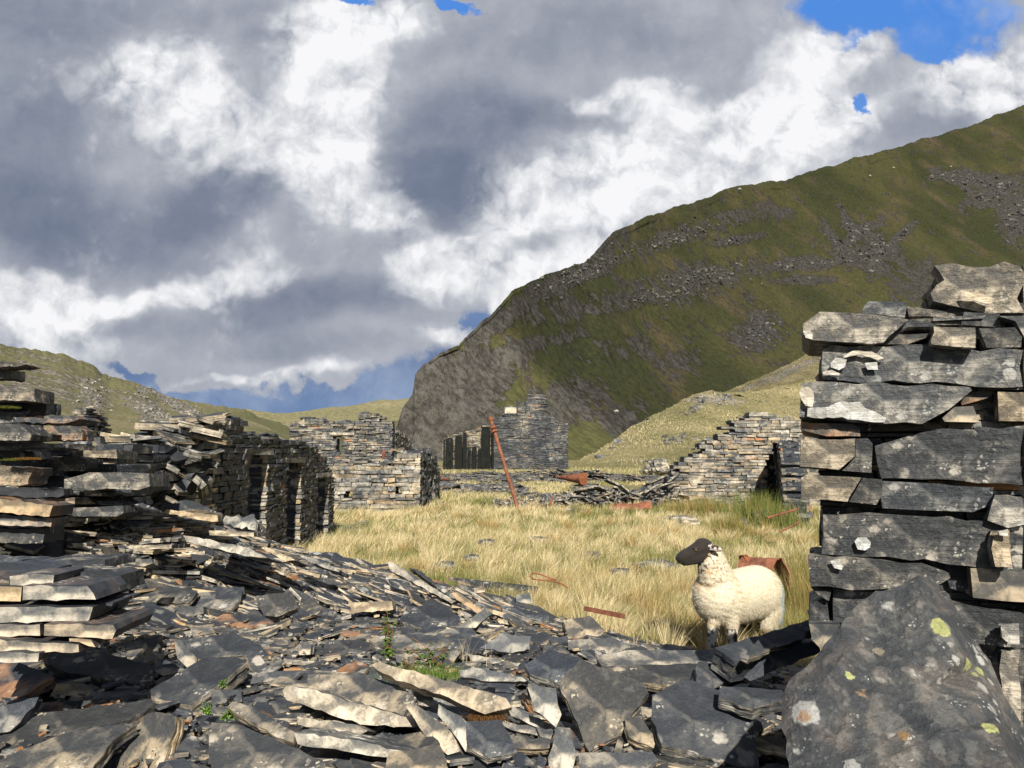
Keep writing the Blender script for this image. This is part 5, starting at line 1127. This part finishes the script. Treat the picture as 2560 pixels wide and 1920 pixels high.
def grass_zone(n, y0, y1, h, w, dens_pow=1.0, seedz=0):
    rows = []
    k = 0
    while len(rows) < n:
        y = y0+(y1-y0)*random.random()**dens_pow; px = random.uniform(560, 2150); x = (px-1280)/F*y
        if y < 9 and rub(x, y) > .035: continue
        if x < -3.3 and y < 14: continue
        if y < 19 and x < -2.4 and y > 17.5: continue
        g1 = noise.noise(Vector((x*.55, y*.45, 2))) + .6*noise.noise(Vector((x*1.9, y*1.6, 8)))
        if y > 22:
            d = noise.noise(Vector((x*.35, y*.22, 4)))
            if d > -.13: continue
        if px > 1880 and y > 11: g1 += .35
        tuft = noise.noise(Vector((x*4.5, y*4.5, 1))); g1 += .35*noise.noise(Vector((x*.18, y*.16, 5)))
        rows.append((x, y, g1, tuft))
    a = np.array(rows); m = len(a)
    z = np.array([terr(r[0], r[1]) for r in rows])-.01
    base = np.stack([a[:, 0], a[:, 1], z], 1)
    hh = h*(.45+.6*nrng.random(m))*(1+.95*np.clip(a[:, 3], -.8, 1))
    g = np.clip(a[:, 2]*1.6+.24+nrng.normal(0, .22, m), 0, 1)[:, None]
    c = STRAW*(1-g)+GREEN*g; c = np.where(nrng.random((m, 1)) < .25, OLIVE, c); c = np.where(nrng.random((m, 1)) < .12, GOLD, c); c *= (.75+.5*nrng.random((m, 1)))
    lean = nrng.normal(0, .38, (m, 2))+np.array([.22, .05]); hh = hh*(1-.25*g[:, 0])
    return base, hh, w*(.6+.8*nrng.random(m)), lean, c
def tussocks(n):
    B=[];H=[];Wd=[];Ln=[];C=[]; rg = random.Random(33)
    while n > 0:
        y = 4.9+14*rg.random()**1.4; px = rg.uniform(620, 2050); x = (px-1280)/F*y
        if rub(x, y) > .03 or (x < -3 and y < 14) or noise.noise(Vector((x*.8, y*.6, 12))) < -.05: continue
        n -= 1; m = 90; r = rg.uniform(.05, .14); an = nrng.uniform(0, 6.28, m); rr = r*np.sqrt(nrng.random(m)); dx = np.cos(an)*rr; dy = np.sin(an)*rr
        B.append(np.stack([x+dx, y+dy, np.full(m, terr(x, y)-.01)], 1)); H.append(rg.uniform(.16, .32)*(.6+.5*nrng.random(m))); Wd.append(np.full(m, .0045*max(1, y/7)))
        Ln.append(np.stack([dx/r*.55+.2, dy/r*.5], 1)+nrng.normal(0, .15, (m, 2))); k = rg.random()
        c0 = STRAW*1.08 if k < .55 else (GOLD*1.05 if k < .78 else OLIVE*.8); C.append(c0*(.75+.5*nrng.random((m, 1))))
    return [np.concatenate(q) for q in (B, H, Wd, Ln, C)]
random.seed(4)
parts = [tussocks(620), grass_zone(75000, 4.6, 8.5, .17, .0050), grass_zone(70000, 8.5, 15, .19, .009), grass_zone(45000, 15, 27, .22, .018), grass_zone(22000, 27, 49, .17, .03)]
blades('meadow_grass', *[np.concatenate([p[i] for p in parts]) for i in range(5)], 'straw-coloured and green rough grass covering the quarry floor', M_BLADE)
# rushes near the right wall
def rush(px, y, n, h, spread, label, green=.5, group=None):
    x = (px-1280)/F*y; b = np.stack([x+nrng.normal(0, spread, n), y+nrng.normal(0, spread, n), np.zeros(n)+terr(x, y)-.02], 1)
    g = (nrng.random((n, 1)) < green); c = np.where(g, np.array([.17,.21,.05]), np.array([.40,.29,.12]))*(.7+.6*nrng.random((n, 1)))
    o = blades('rush_clump', b-np.array([x, y, 0]), h*(.5+.6*nrng.random(n)), np.full(n, .004*max(1, y/7)), nrng.normal(0, .22, (n, 2)), c, label, M_BLADE, 'rushes', False)
    o.location = (x, y, 0)
    if group: o['group'] = group
for i, (px, y, n, h, sp, g) in enumerate([(1975,6.6,1100,.52,.16,.45),(2030,6.2,900,.55,.14,.4),(1945,7.3,900,.42,.18,.5),(2000,7.6,900,.6,.2,.5),(1990,5.7,900,.36,.16,.6),(2040,5.4,700,.42,.12,.5),(1880,15.5,1200,.75,.3,.85),(1925,14.5,900,.6,.25,.8),(1760,16.5,900,.6,.25,.45),(1700,17,700,.5,.22,.3),(1820,13,900,.45,.15,.5)]):
    rush(px, y, n, h, sp, ('tall reddish-green rushes growing between the rusty tank and the block wall' if i < 6 else 'tall rushes at the foot of the stepped ruin'), g, 'rushes by the block wall' if i < 6 else 'rushes by the stepped ruin')
# far tussocks in front of the chimney gable
random.seed(9); rows = []
for k in range(16000):
    y = random.uniform(46.5, 49.3) if k < 8000 else random.uniform(46, 60); px = random.uniform(1110, 1430) if k < 8000 else random.uniform(1425, 1900); rows.append(((px-1280)/F*y, y, -.02))
b = np.array(rows); m = len(b); c = np.where(nrng.random((m, 1)) < .5, STRAW*.9, np.array([.30,.30,.10]))*(.7+.5*nrng.random((m, 1)))
blades('tussock_grass', b, .35*(.5+.7*nrng.random(m)), np.full(m, .05), nrng.normal(0, .3, (m, 2)), c, 'tall yellow tussock grass at the foot of the chimney gable', M_BLADE)

# ------------------------------------------------------------------ small plants among the slates
def leafy(px, py, Y, h, w, nst, nlv, label, ls=.03, colr=(.10,.17,.035), fern=False, lift=0):
    root = at(px, py, Y); rg = random.Random(px); e = empty('nettle_plant' if not fern else 'fern', root, label, 'plant')
    mb = MB(); lm = MB()
    for s in range(nst):
        top = root+Vector((rg.gauss(0, w*.45), rg.gauss(0, w*.3), h*rg.uniform(.6, 1.05))); mid = root.lerp(top, .5)+Vector((rg.gauss(0, w*.12), 0, 0))
        b0 = root+Vector((rg.gauss(0, w*.25), rg.gauss(0, w*.15), 0)); tube(mb, [b0, mid, top], .0022, 5, (0,0,0), r1=.001)
        for k in range(nlv):
            t = (k+rg.random())/nlv; p = b0.lerp(mid, t*2) if t < .5 else mid.lerp(top, t*2-1)
            a = rg.uniform(0, 6.28); d = Vector((math.cos(a), math.sin(a), rg.uniform(-.3, .5))).normalized(); l = ls*rg.uniform(.6, 1.2)*(1.1-.4*t); wd = l*(.34 if not fern else .28)
            sd = d.cross(Vector((0,0,1))).normalized()*wd; dn = Vector((0,0,-l*.25))
            vs = [p, p+d*l*.35+sd, p+d*l*.75+sd*.6+dn*.5, p+d*l+dn, p+d*l*.75-sd*.6+dn*.5, p+d*l*.35-sd, p+d*l*.5+Vector((0,0,l*.08))]
            q = rg.uniform(.6, 1.5); cc = tuple(x*q for x in colr); lm.add(vs, [(0,1,6),(1,2,6),(2,3,6),(3,4,6),(4,5,6),(5,0,6)], [cc]*6)
    mb.build('stem', M_RUSTD if not fern else M_LEAF, e); lm.build('leaves', M_LEAF, e)
leafy(972, 1640, 3.55, .21, .06, 7, 16, 'upright green nettle growing out of the slates', .030)
leafy(1085, 1668, 3.45, .13, .16, 12, 9, 'low dark green bramble spreading over pale stones', .030, (.07,.12,.03))
leafy(1020, 1672, 3.4, .06, .08, 6, 7, 'small brownish bramble shoot left of the low dark green one', .022, (.14,.13,.04))
leafy(520, 1785, 2.95, .045, .05, 10, 14, 'bright green fern tuft left of the pair by the thick buff-ended slab', .014, (.14,.26,.04), True)
leafy(572, 1795, 2.9, .045, .055, 12, 14, 'bright green fern tuft right of the pair by the thick buff-ended slab', .014, (.16,.29,.04), True)
leafy(555, 1716, 3.1, .03, .03, 8, 10, 'tiny fern tuft above the pair of ferns', .012, (.13,.24,.04), True)
leafy(285, 1632, 3.3, .02, .05, 8, 8, 'tiny moss-green sprigs under the left stack', .010, (.12,.20,.03), True)
n = 900; p = at(1060, 1682, 3.4); b = np.stack([p.x+nrng.normal(0, .09, n), p.y+nrng.normal(0, .04, n), np.full(n, p.z-.02)], 1)
o = blades('grass_tuft', b-np.array(p), .05*(.5+nrng.random(n)), np.full(n, .0025), nrng.normal(0, .5, (n, 2)), np.array([.16,.24,.05])*(.7+.6*nrng.random((n, 1))), 'little green grass tuft under the bramble', M_BLADE, 'grass tuft', False); o.location = p
n = 60
for (qx, qy, hh) in ((1172,1660,.14),(1160,1650,.1),(1230,1668,.12),(1590,1610,.10),(1350,1800,.08)):
    p = at(qx, qy, 3.4 if qx != 1590 else 4.1); o = blades('dry_grass_stalks', nrng.normal(0, .012, (4, 3))*np.array([1,1,0]), np.full(4, hh), np.full(4, .0028), nrng.normal(0.15, .3, (4, 2)), np.tile(np.array([.5,.4,.25]), (4, 1)), 'few dry bent grass stalks between the foreground slates', M_BLADE, 'dry grass', False); o.location = p; o['group'] = 'dry grass stalks between the slates'
# moss cushions
def moss(px, py, Y, r, label, c=(.10,.11,.015)):
    p = at(px, py, Y); n = 1500; q = nrng.normal(0, r*.4, (n, 3))*np.array([1.3, .8, .35]); q[:, 2] = np.abs(q[:, 2])*.5
    o = blades('moss_cushion', q, np.full(n, .010), np.full(n, .004), nrng.normal(0, .4, (n, 2)), np.array(c)*(.6+.8*nrng.random((n, 1))), label, M_BLADE, 'moss', False); o.location = p
moss(12, 1022, 4.2, .06, 'green moss cushion on the left wall under the jutting slab'); moss(32, 1152, 4.2, .04, 'green moss cushion lower on the left wall'); moss(70, 1150, 4.2, .05, 'reddish moss cushion beside the lower green one', (.17,.09,.02)); moss(1215, 1800, 2.9, .06, 'reddish-brown moss patch in the hollow at bottom centre', (.12,.06,.02))
# ------------------------------------------------------------------ sheep
def tapered(bm, a, b, ra, rb, n=14):
    a = Vector(a); b = Vector(b); L = (b-a).length; k = max(2, int(L/(.35*min(ra, rb)))+1)
    for i in range(k+1):
        t = i/k; bmesh.ops.create_icosphere(bm, subdivisions=2, radius=ra+(rb-ra)*t, matrix=Matrix.Translation(a.lerp(b, t)))
def ell(bm, c, r, rot=0, tilt=0):
    bmesh.ops.create_icosphere(bm, subdivisions=3, radius=1, matrix=Matrix.Translation(c) @ Matrix.Rotation(rot, 4, 'Z') @ Matrix.Rotation(tilt, 4, 'Y') @ Matrix.Diagonal((*r, 1)))
def organic(bm, voxel, smooth, name):
    me = bpy.data.meshes.new(name); bm.to_mesh(me); bm.free(); o = bpy.data.objects.new('tmp', me); col.objects.link(o)
    r = o.modifiers.new('r', 'REMESH'); r.mode = 'VOXEL'; r.voxel_size = voxel; s = o.modifiers.new('s', 'SMOOTH'); s.factor = .5; s.iterations = smooth
    dg = bpy.context.evaluated_depsgraph_get(); dg.update(); m2 = bpy.data.meshes.new_from_object(o.evaluated_get(dg)); bpy.data.objects.remove(o); m2.name = name; return m2
SH = Vector((1.62, 5.42, 0))
def make_sheep():
    AX = math.atan2(.44, .53)   # body line, head end nearer the camera and to the left
    root = empty('sheep', (SH.x, SH.y, terr(SH.x, SH.y)), 'cream-fleeced sheep with black-brown face looking left behind the slates', 'sheep')
    bm = bmesh.new()
    ell(bm, (1.435,5.27,.470), (.185,.172,.19), AX); ell(bm, (1.42,5.26,.45), (.160,.155,.15), AX)
    tapered(bm, (1.46,5.29,.44), (1.80,5.57,.445), .180, .190)
    for q_ in np.linspace(0, 1, 12): bmesh.ops.create_icosphere(bm, subdivisions=3, radius=.180+.010*q_, matrix=Matrix.Translation((1.46+.34*q_, 5.29+.28*q_, .440+.005*q_))); ell(bm, (1.80,5.57,.440), (.200,.178,.190), AX); ell(bm, (1.84,5.60,.36), (.165,.150,.14), AX)
    ell(bm, (1.935,5.67,.33), (.095,.09,.17), AX); tapered(bm, (1.955,5.69,.26), (1.965,5.69,.15), .075, .045)
    tapered(bm, (1.44,5.26,.55), (1.385,5.205,.735), .132, .082); tapered(bm, (1.39,5.21,.60), (1.36,5.19,.71), .105, .082)
    # head: skull, cheek, muzzle
    HC = Vector((1.30, 5.165, .785)); h_ = lambda x, y, z: HC + (Vector((x, y, z))-Vector((1.30, 5.165, .78)))*.86
    ell(bm, h_(1.325,5.17,.815), (.076,.057,.064), 0, .5); tapered(bm, h_(1.300,5.165,.812), h_(1.175,5.155,.750), .060, .046); tapered(bm, h_(1.175,5.155,.756), h_(1.135,5.15,.738), .048, .040)
    tapered(bm, h_(1.30,5.165,.755), h_(1.165,5.155,.712), .056, .036); ell(bm, h_(1.125,5.15,.730), (.026,.030,.032))
    # legs
    def leg(pts): 
        for (a, ra), (b, rb) in zip(pts[:-1], pts[1:]): tapered(bm, a, b, ra, rb)
    gz = terr(1.4, 5.2)
    leg([((1.40,5.21,.40),.070),((1.375,5.19,.28),.040),((1.365,5.19,.165),.031),((1.365,5.195,.075),.023),((1.362,5.185,.045),.026),((1.350,5.17,.012),.028)])
    leg([((1.50,5.20,.39),.072),((1.505,5.19,.275),.042),((1.505,5.19,.155),.033),((1.505,5.195,.07),.024),((1.502,5.185,.042),.027),((1.49,5.17,.012),.029)])
    leg([((1.72,5.66,.33),.11),((1.73,5.66,.24),.06),((1.765,5.70,.17),.036),((1.745,5.69,.08),.024),((1.735,5.67,.012),.030)])
    leg([((1.86,5.55,.33),.12),((1.855,5.54,.24),.085),((1.885,5.58,.17),.055),((1.865,5.57,.09),.042),((1.855,5.55,.012),.034)])
    me = organic(bm, .0085, 7, 'body')
    n = len(me.vertices); co = np.empty(n*3, np.float32); me.vertices.foreach_get('co', co); co = co.reshape(-1, 3)
    cols = np.zeros((n, 4), np.float32); cols[:, 3] = 1; wool = np.zeros(n, bool); newc = co.copy()
    nrm = np.empty(n*3, np.float32); me.vertices.foreach_get('normal', nrm); nrm = nrm.reshape(-1, 3)
    for i in range(n):
        x, y, z = map(float, co[i]); p = Vector((x, y, z)); nn = Vector(nrm[i].tolist())
        c = [.66, .60, .47]; w = True
        q = noise.noise(p*55); q2 = noise.noise(p*22)
        # head boundary plane: face lies left of a slanting line
        f = (1.325-x) + (z-.755)*.50 + .014*q + .012*q2
        ishead = z > .615 and x < 1.5
        if ishead and f > 0:
            c = [.016+.008*q2, .011+.005*q2, .009]; w = False
            if x < 1.165: c = [.012, .009, .008]
        elif ishead and f > -.035 and q > -.05: c = [.10, .065, .05] if q > .12 else [.62, .55, .46]; w = q < .05
        elif z > .55 and x < 1.47 and z < .74 and q > .38-.2*(z-.6): c = [.34,.22,.17]
        elif z > .5 and x < 1.42 and q2 > .30: c = [.62, .47, .30]
        if z < .285 and not (x > 1.8 and z > .08) and not (x > 1.55 and z > .24) :
            if x < 1.6: 
                lo = z < .13
                c = ([.03,.025,.025] if (q2+q*.6 > (-.02 if lo else .20)) else [.66,.62,.56]); w = z > .27
                if w: c = [.62,.57,.46]
            else: c = ([.03,.025,.025] if q2+q*.5 > -.15 else [.6,.56,.5]); w = False
        # blue marker on the rump
        if x > 1.90 and z < .50:
            b = (x-1.945)*8 + (.35-abs(z-.33))*1.2 + .5*q2
            if z < .22: b += .45*(1-abs(z-.18)/.08) if abs(z-.18) < .08 else 0
            if b > .25: k = min(.62, (b-.25)*1.6); t_ = [.10,.34,.58]; c = [c[j]*(1-k)+t_[j]*k for j in range(3)]
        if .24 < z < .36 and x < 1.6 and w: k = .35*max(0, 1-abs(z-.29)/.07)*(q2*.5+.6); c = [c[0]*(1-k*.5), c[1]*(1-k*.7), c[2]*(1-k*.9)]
        if w:
            # fleece folds: wavy ridges running up the neck and shoulder
            s = Vector((x*1.0+y*.5, y*.4, z*1.0+x*.35)); r1 = noise.noise(Vector((x*14, y*14, z*52+x*16)))+.5*noise.noise(Vector((x*30, y*30, z*90)))
            amp = .0040 if x < 1.58 else .0010
            d = amp*r1 + .003*noise.noise(p*9)
            if z < .235: d *= .3
            newc[i] = co[i] + np.array(nn)*d
            if r1 < -.35 and x < 1.62: c = [c[0]*.9, c[1]*.85, c[2]*.78]
        wool[i] = w; cols[i, :3] = c
    me.vertices.foreach_set('co', newc.ravel()); at_ = me.attributes.new('Col', 'FLOAT_COLOR', 'POINT'); at_.data.foreach_set('color', cols.ravel())
    me.polygons.foreach_set('use_smooth', [True]*len(me.polygons))
    m, t, b = new_mat('sheep_coat'); cc = t.attr('Col'); co_ = t.n.new('ShaderNodeTexCoord').outputs['Object']
    nz = t.noise(co_, 90, 6, .7); v = t.vor(co_, 120); t.put(b.inputs['Base Color'], cc); b.inputs['Roughness'].default_value = .85; b.inputs['Sheen Weight'].default_value = .15
    t.put(b.inputs['Normal'], t.bump(t.math('ADD', nz, t.math('MULTIPLY', v, .5)), .22, .002)); me.materials.append(m); me.update()
    body = bpy.data.objects.new('body', me); col.objects.link(body); body.parent = root; body.location = -root.location
    body.location.z = 0
    # fleece: short wool locks
    idx = np.where(wool & (co[:, 2] > .12))[0]; pick = nrng.choice(idx, 90000); off = nrng.normal(0, .003, (len(pick), 3))
    P0 = newc[pick]+off; N0 = nrm[pick]; D = N0*.45+nrng.normal(0, .18, N0.shape)+np.array([.12,.05,-.75]); D /= np.linalg.norm(D, axis=1)[:, None]
    L = .008*(.4+.9*nrng.random(len(pick))); L = np.where(P0[:, 0] > 1.88, L*1.8, L); Lc = cols[pick, :3]*(.93+.14*nrng.random((len(pick), 1))); Lc = np.clip(Lc, 0, .75)
    sd = np.cross(D, nrng.normal(0, 1, D.shape)); sd /= np.linalg.norm(sd, axis=1)[:, None]; wv_ = .0011
    V = np.stack([P0-sd*wv_-N0*.002, P0+sd*wv_-N0*.002, P0+D*L[:, None]], 1); nn_ = len(pick)
    fm_ = bpy.data.meshes.new('fleece'); fm_.vertices.add(nn_*3); fm_.vertices.foreach_set('co', V.ravel().astype(np.float32)); fm_.loops.add(nn_*3); fm_.loops.foreach_set('vertex_index', np.arange(nn_*3, dtype=np.int32))
    fm_.polygons.add(nn_); fm_.polygons.foreach_set('loop_start', (np.arange(nn_)*3).astype(np.int32)); fm_.update(calc_edges=True)
    fa = fm_.attributes.new('Col', 'FLOAT_COLOR', 'POINT'); c4 = np.ones((nn_, 3, 4), np.float32); c4[:, :, :3] = Lc[:, None, :]; fa.data.foreach_set('color', c4.ravel()); fm_.materials.append(leaf_mat('wool_locks', .9, .3))
    fl = bpy.data.objects.new('fleece', fm_); col.objects.link(fl); fl.parent = root; fl.location = (-root.location.x, -root.location.y, 0)
    # ears, eye, nostril, hooves
    def part(name, bm2, colr, rough=.7):
        m2 = bpy.data.meshes.new(name); bm2.to_mesh(m2); bm2.free(); mt, tt, bb_ = new_mat('sheep_'+name); bb_.inputs['Roughness'].default_value = rough
        if name == 'ear':
            co2 = tt.n.new('ShaderNodeTexCoord').outputs['Object']; tt.put(bb_.inputs['Base Color'], tt.mix(tt.mapr(tt.noise(co2, 45, 4, .6), .46, .54), (.03,.02,.018), (.62,.55,.50)))
        else: tt.put(bb_.inputs['Base Color'], colr)
        m2.materials.append(mt); m2.polygons.foreach_set('use_smooth', [True]*len(m2.polygons))
        o2 = bpy.data.objects.new(name, m2); col.objects.link(o2); o2.parent = root; o2.location = (-root.location.x, -root.location.y, 0)
    for sgn, yy in ((1, 5.115), (-1, 5.235)):
        b2 = bmesh.new(); bmesh.ops.create_icosphere(b2, subdivisions=3, radius=1, matrix=Matrix.Translation((1.372, yy-.01*sgn, .818)) @ Matrix.Rotation(-.5*sgn, 4, 'Z') @ Matrix.Rotation(.18, 4, 'Y') @ Matrix.Diagonal((.052, .013, .023, 1)))
        for v_ in b2.verts: v_.co += Vector((1,1,1))*.003*noise.noise(v_.co*60)
        part('ear', b2, (0,0,0,1))
    for yy in (5.113, 5.220):
        b2 = bmesh.new(); bmesh.ops.create_icosphere(b2, subdivisions=3, radius=.011, matrix=Matrix.Translation((1.250, yy, .807))); part('eye', b2, (.10,.07,.03,1), .15)
    b2 = bmesh.new(); bmesh.ops.create_icosphere(b2, subdivisions=2, radius=1, matrix=Matrix.Translation((1.250, 5.110, .819)) @ Matrix.Diagonal((.020,.008,.005,1))); part('eyelid', b2, (.05,.035,.03,1))
    b2 = bmesh.new(); bmesh.ops.create_icosphere(b2, subdivisions=2, radius=1, matrix=Matrix.Translation((1.132, 5.130, .752)) @ Matrix.Diagonal((.007,.005,.004,1))); part('nostril', b2, (.004,.003,.003,1))
    b2 = bmesh.new(); bmesh.ops.create_icosphere(b2, subdivisions=2, radius=1, matrix=Matrix.Translation((1.147, 5.124, .718)) @ Matrix.Rotation(-.25, 4, 'Y') @ Matrix.Diagonal((.028,.004,.0025,1))); part('mouth', b2, (.003,.002,.002,1))
    for (hx, hy) in ((1.345,5.165),(1.485,5.165),(1.73,5.665),(1.85,5.545)):
        b2 = bmesh.new(); bmesh.ops.create_cone(b2, cap_ends=True, segments=12, radius1=.034, radius2=.026, depth=.035, matrix=Matrix.Translation((hx, hy, .012))); part('hoof', b2, (.02,.018,.016,1))
make_sheep()
# tiny sheep grazing far up the mountain
def far_sheep(px, py, Y, label, s=1.):
    c = at(px, py, Y); bm = bmesh.new()
    ell(bm, (0,0,.62), (.55,.26,.30)); tapered(bm, (-.45,0,.7), (-.72,0,.55), .16, .1); tapered(bm, (-.72,0,.55), (-.92,0,.4), .1, .07)
    for lx, ly in ((-.35,.13),(-.35,-.13),(.38,.13),(.38,-.13)): tapered(bm, (lx,ly,.45), (lx,ly,.0), .07, .045)
    me = organic(bm, .05, 2, 'sheep'); m = bpy.data.materials.get('far_fleece')
    if not m: m, t, b = new_mat('far_fleece'); b.inputs['Base Color'].default_value = (.72,.68,.58,1); b.inputs['Roughness'].default_value = .9
    me.materials.append(m); o = bpy.data.objects.new('sheep', me); col.objects.link(o); o.location = c; o.scale = (s, s, s); tag(o, label, 'sheep')
FARS = [(2378,418,.985,'tiny white sheep grazing highest on the right mountain'),(2235,421,.985,'tiny white sheep on the mountain left of the highest one'),(2176,441,.985,'tiny white sheep on the mountain, lowest of the three upper ones'),(1542,1032,.97,'tiny white sheep on green turf low on the mountain above the mound'),(1850,475,.985,'tiny white sheep near the bright skyline of the mountain')]
dg = bpy.context.evaluated_depsgraph_get(); dg.update(); mo = bpy.data.objects['mountain']
for (px, py, k, lb) in FARS:
    d = ray(px, py).normalized(); ok, loc, nr_, _ = mo.ray_cast(CAM, d)
    if ok: far_sheep(px, py, (loc - d*3).y, lb, 1.5 if loc.y > 300 else .8)

def hill_rocks(hname, spots, n, smin, smax, mat, label, seed, tone=(.5,.8)):
    ob = bpy.data.objects[hname]; rg = random.Random(seed); mb = MB(); w = [a[2]*a[3] for a in spots]
    for k in range(n):
        bx, by, rx, ry, ro = rg.choices(spots, w)[0][:5]; u = rg.gauss(0, .5)*rx; v = rg.gauss(0, .5)*ry; c = math.cos(R(ro)); s_ = math.sin(R(ro))
        ok, loc, nr_, _ = ob.ray_cast(CAM, ray(bx+u*c+v*s_, by-u*s_+v*c).normalized())
        if not ok or loc.y < 60: continue
        a = smin+(smax-smin)*rg.random()**2.5; a *= loc.y/450.
        ax = Vector((math.cos(rg.uniform(0,6.3)), math.sin(rg.uniform(0,6.3)), rg.uniform(-.4,.4))).normalized(); ay = ax.cross(Vector((rg.uniform(-.3,.3), rg.uniform(-.3,.3), 1))).normalized()
        box_stone(mb, loc, ax, ay, a, a*rg.uniform(.4,.9), a*rg.uniform(.25,.6), a*.3, rg, rg.uniform(*tone), .45, rg.random()*.4)
    o = mb.build('boulder_scree', mat); tag(o, label, 'scree', kind='stuff')
SC = [(2150,585,60,14,35),(2210,620,70,14,-35),(2140,640,50,22,0),(2090,610,60,10,-60),(2120,560,30,12,-60),(2190,640,30,50,0),(2250,590,50,10,40),(2060,660,40,12,10),(2440,450,90,18,-10),(2490,480,80,22,25),(2540,540,40,60,0),(2360,440,40,8,5),(2460,500,60,10,-30),
      (1980,660,60,14,10),(1840,600,60,10,10),(2010,700,60,10,0),(1700,590,130,22,15),(1900,830,60,38,20),(1760,690,150,30,8),(1650,740,120,25,5),(1480,660,90,20,18),(1420,700,100,22,20)]
hill_rocks('mountain', SC, 1900, .3, 1.5, M_FARGREY, 'pale scree and boulders strewn down the right mountain', 3, (.36,.62))
hill_rocks('left_hill', [(400,1040,90,26,-35),(440,1010,90,20,-35),(360,1030,60,16,-40),(500,1040,60,14,-30),(365,975,30,14,0),(400,1075,60,16,-20),(230,985,50,40,-40)], 750, .4, 1.5, M_FARGREY, 'pale scree on the left hill above the ruins', 4, (.5,.75))
hill_rocks('grass_mound', [(1790,1000,60,16,0),(1740,1020,30,12,30),(1600,1052,60,5,25),(1545,1110,50,4,35),(1640,1160,60,8,0),(1690,1100,60,10,10)], 170, .5, 2.6, M_FAR, 'rocky outcrop and stones on the grass mound', 5, (.4,.65))
def mound_grass():
    rows = []; rg = random.Random(12)
    for nm_, n, x0, x1, y0, y1 in (('grass_mound', 30000, 1390, 2090, 950, 1190), ('upper_slope', 6000, 1830, 2120, 840, 975)):
        ob = bpy.data.objects[nm_]
        for k in range(n):
            ok, loc, nr_, _ = ob.ray_cast(CAM, ray(rg.uniform(x0, x1), rg.uniform(y0, y1)).normalized())
            if ok: rows.append((loc.x, loc.y, loc.z-.03))
    b = np.array(rows); m = len(b); g = np.array([noise.noise(Vector((r[0]*.12, r[1]*.08, r[2]*.3)))*1.5+.55 for r in rows])+nrng.normal(0, .15, m); g = np.clip(g, 0, 1)[:, None]
    c = (STRAW*(1-g)+np.array([.19,.185,.085])*g)*(.7+.5*nrng.random((m, 1))); k = b[:, 1]/80.
    blades('mound_grass', b, .22*k**.5*(.4+.8*nrng.random(m)), .07*k*(.5+nrng.random(m)), nrng.normal(0, .4, (m, 2)), c, 'straw tussocks covering the grassy mound', M_BLADE)
mound_grass()
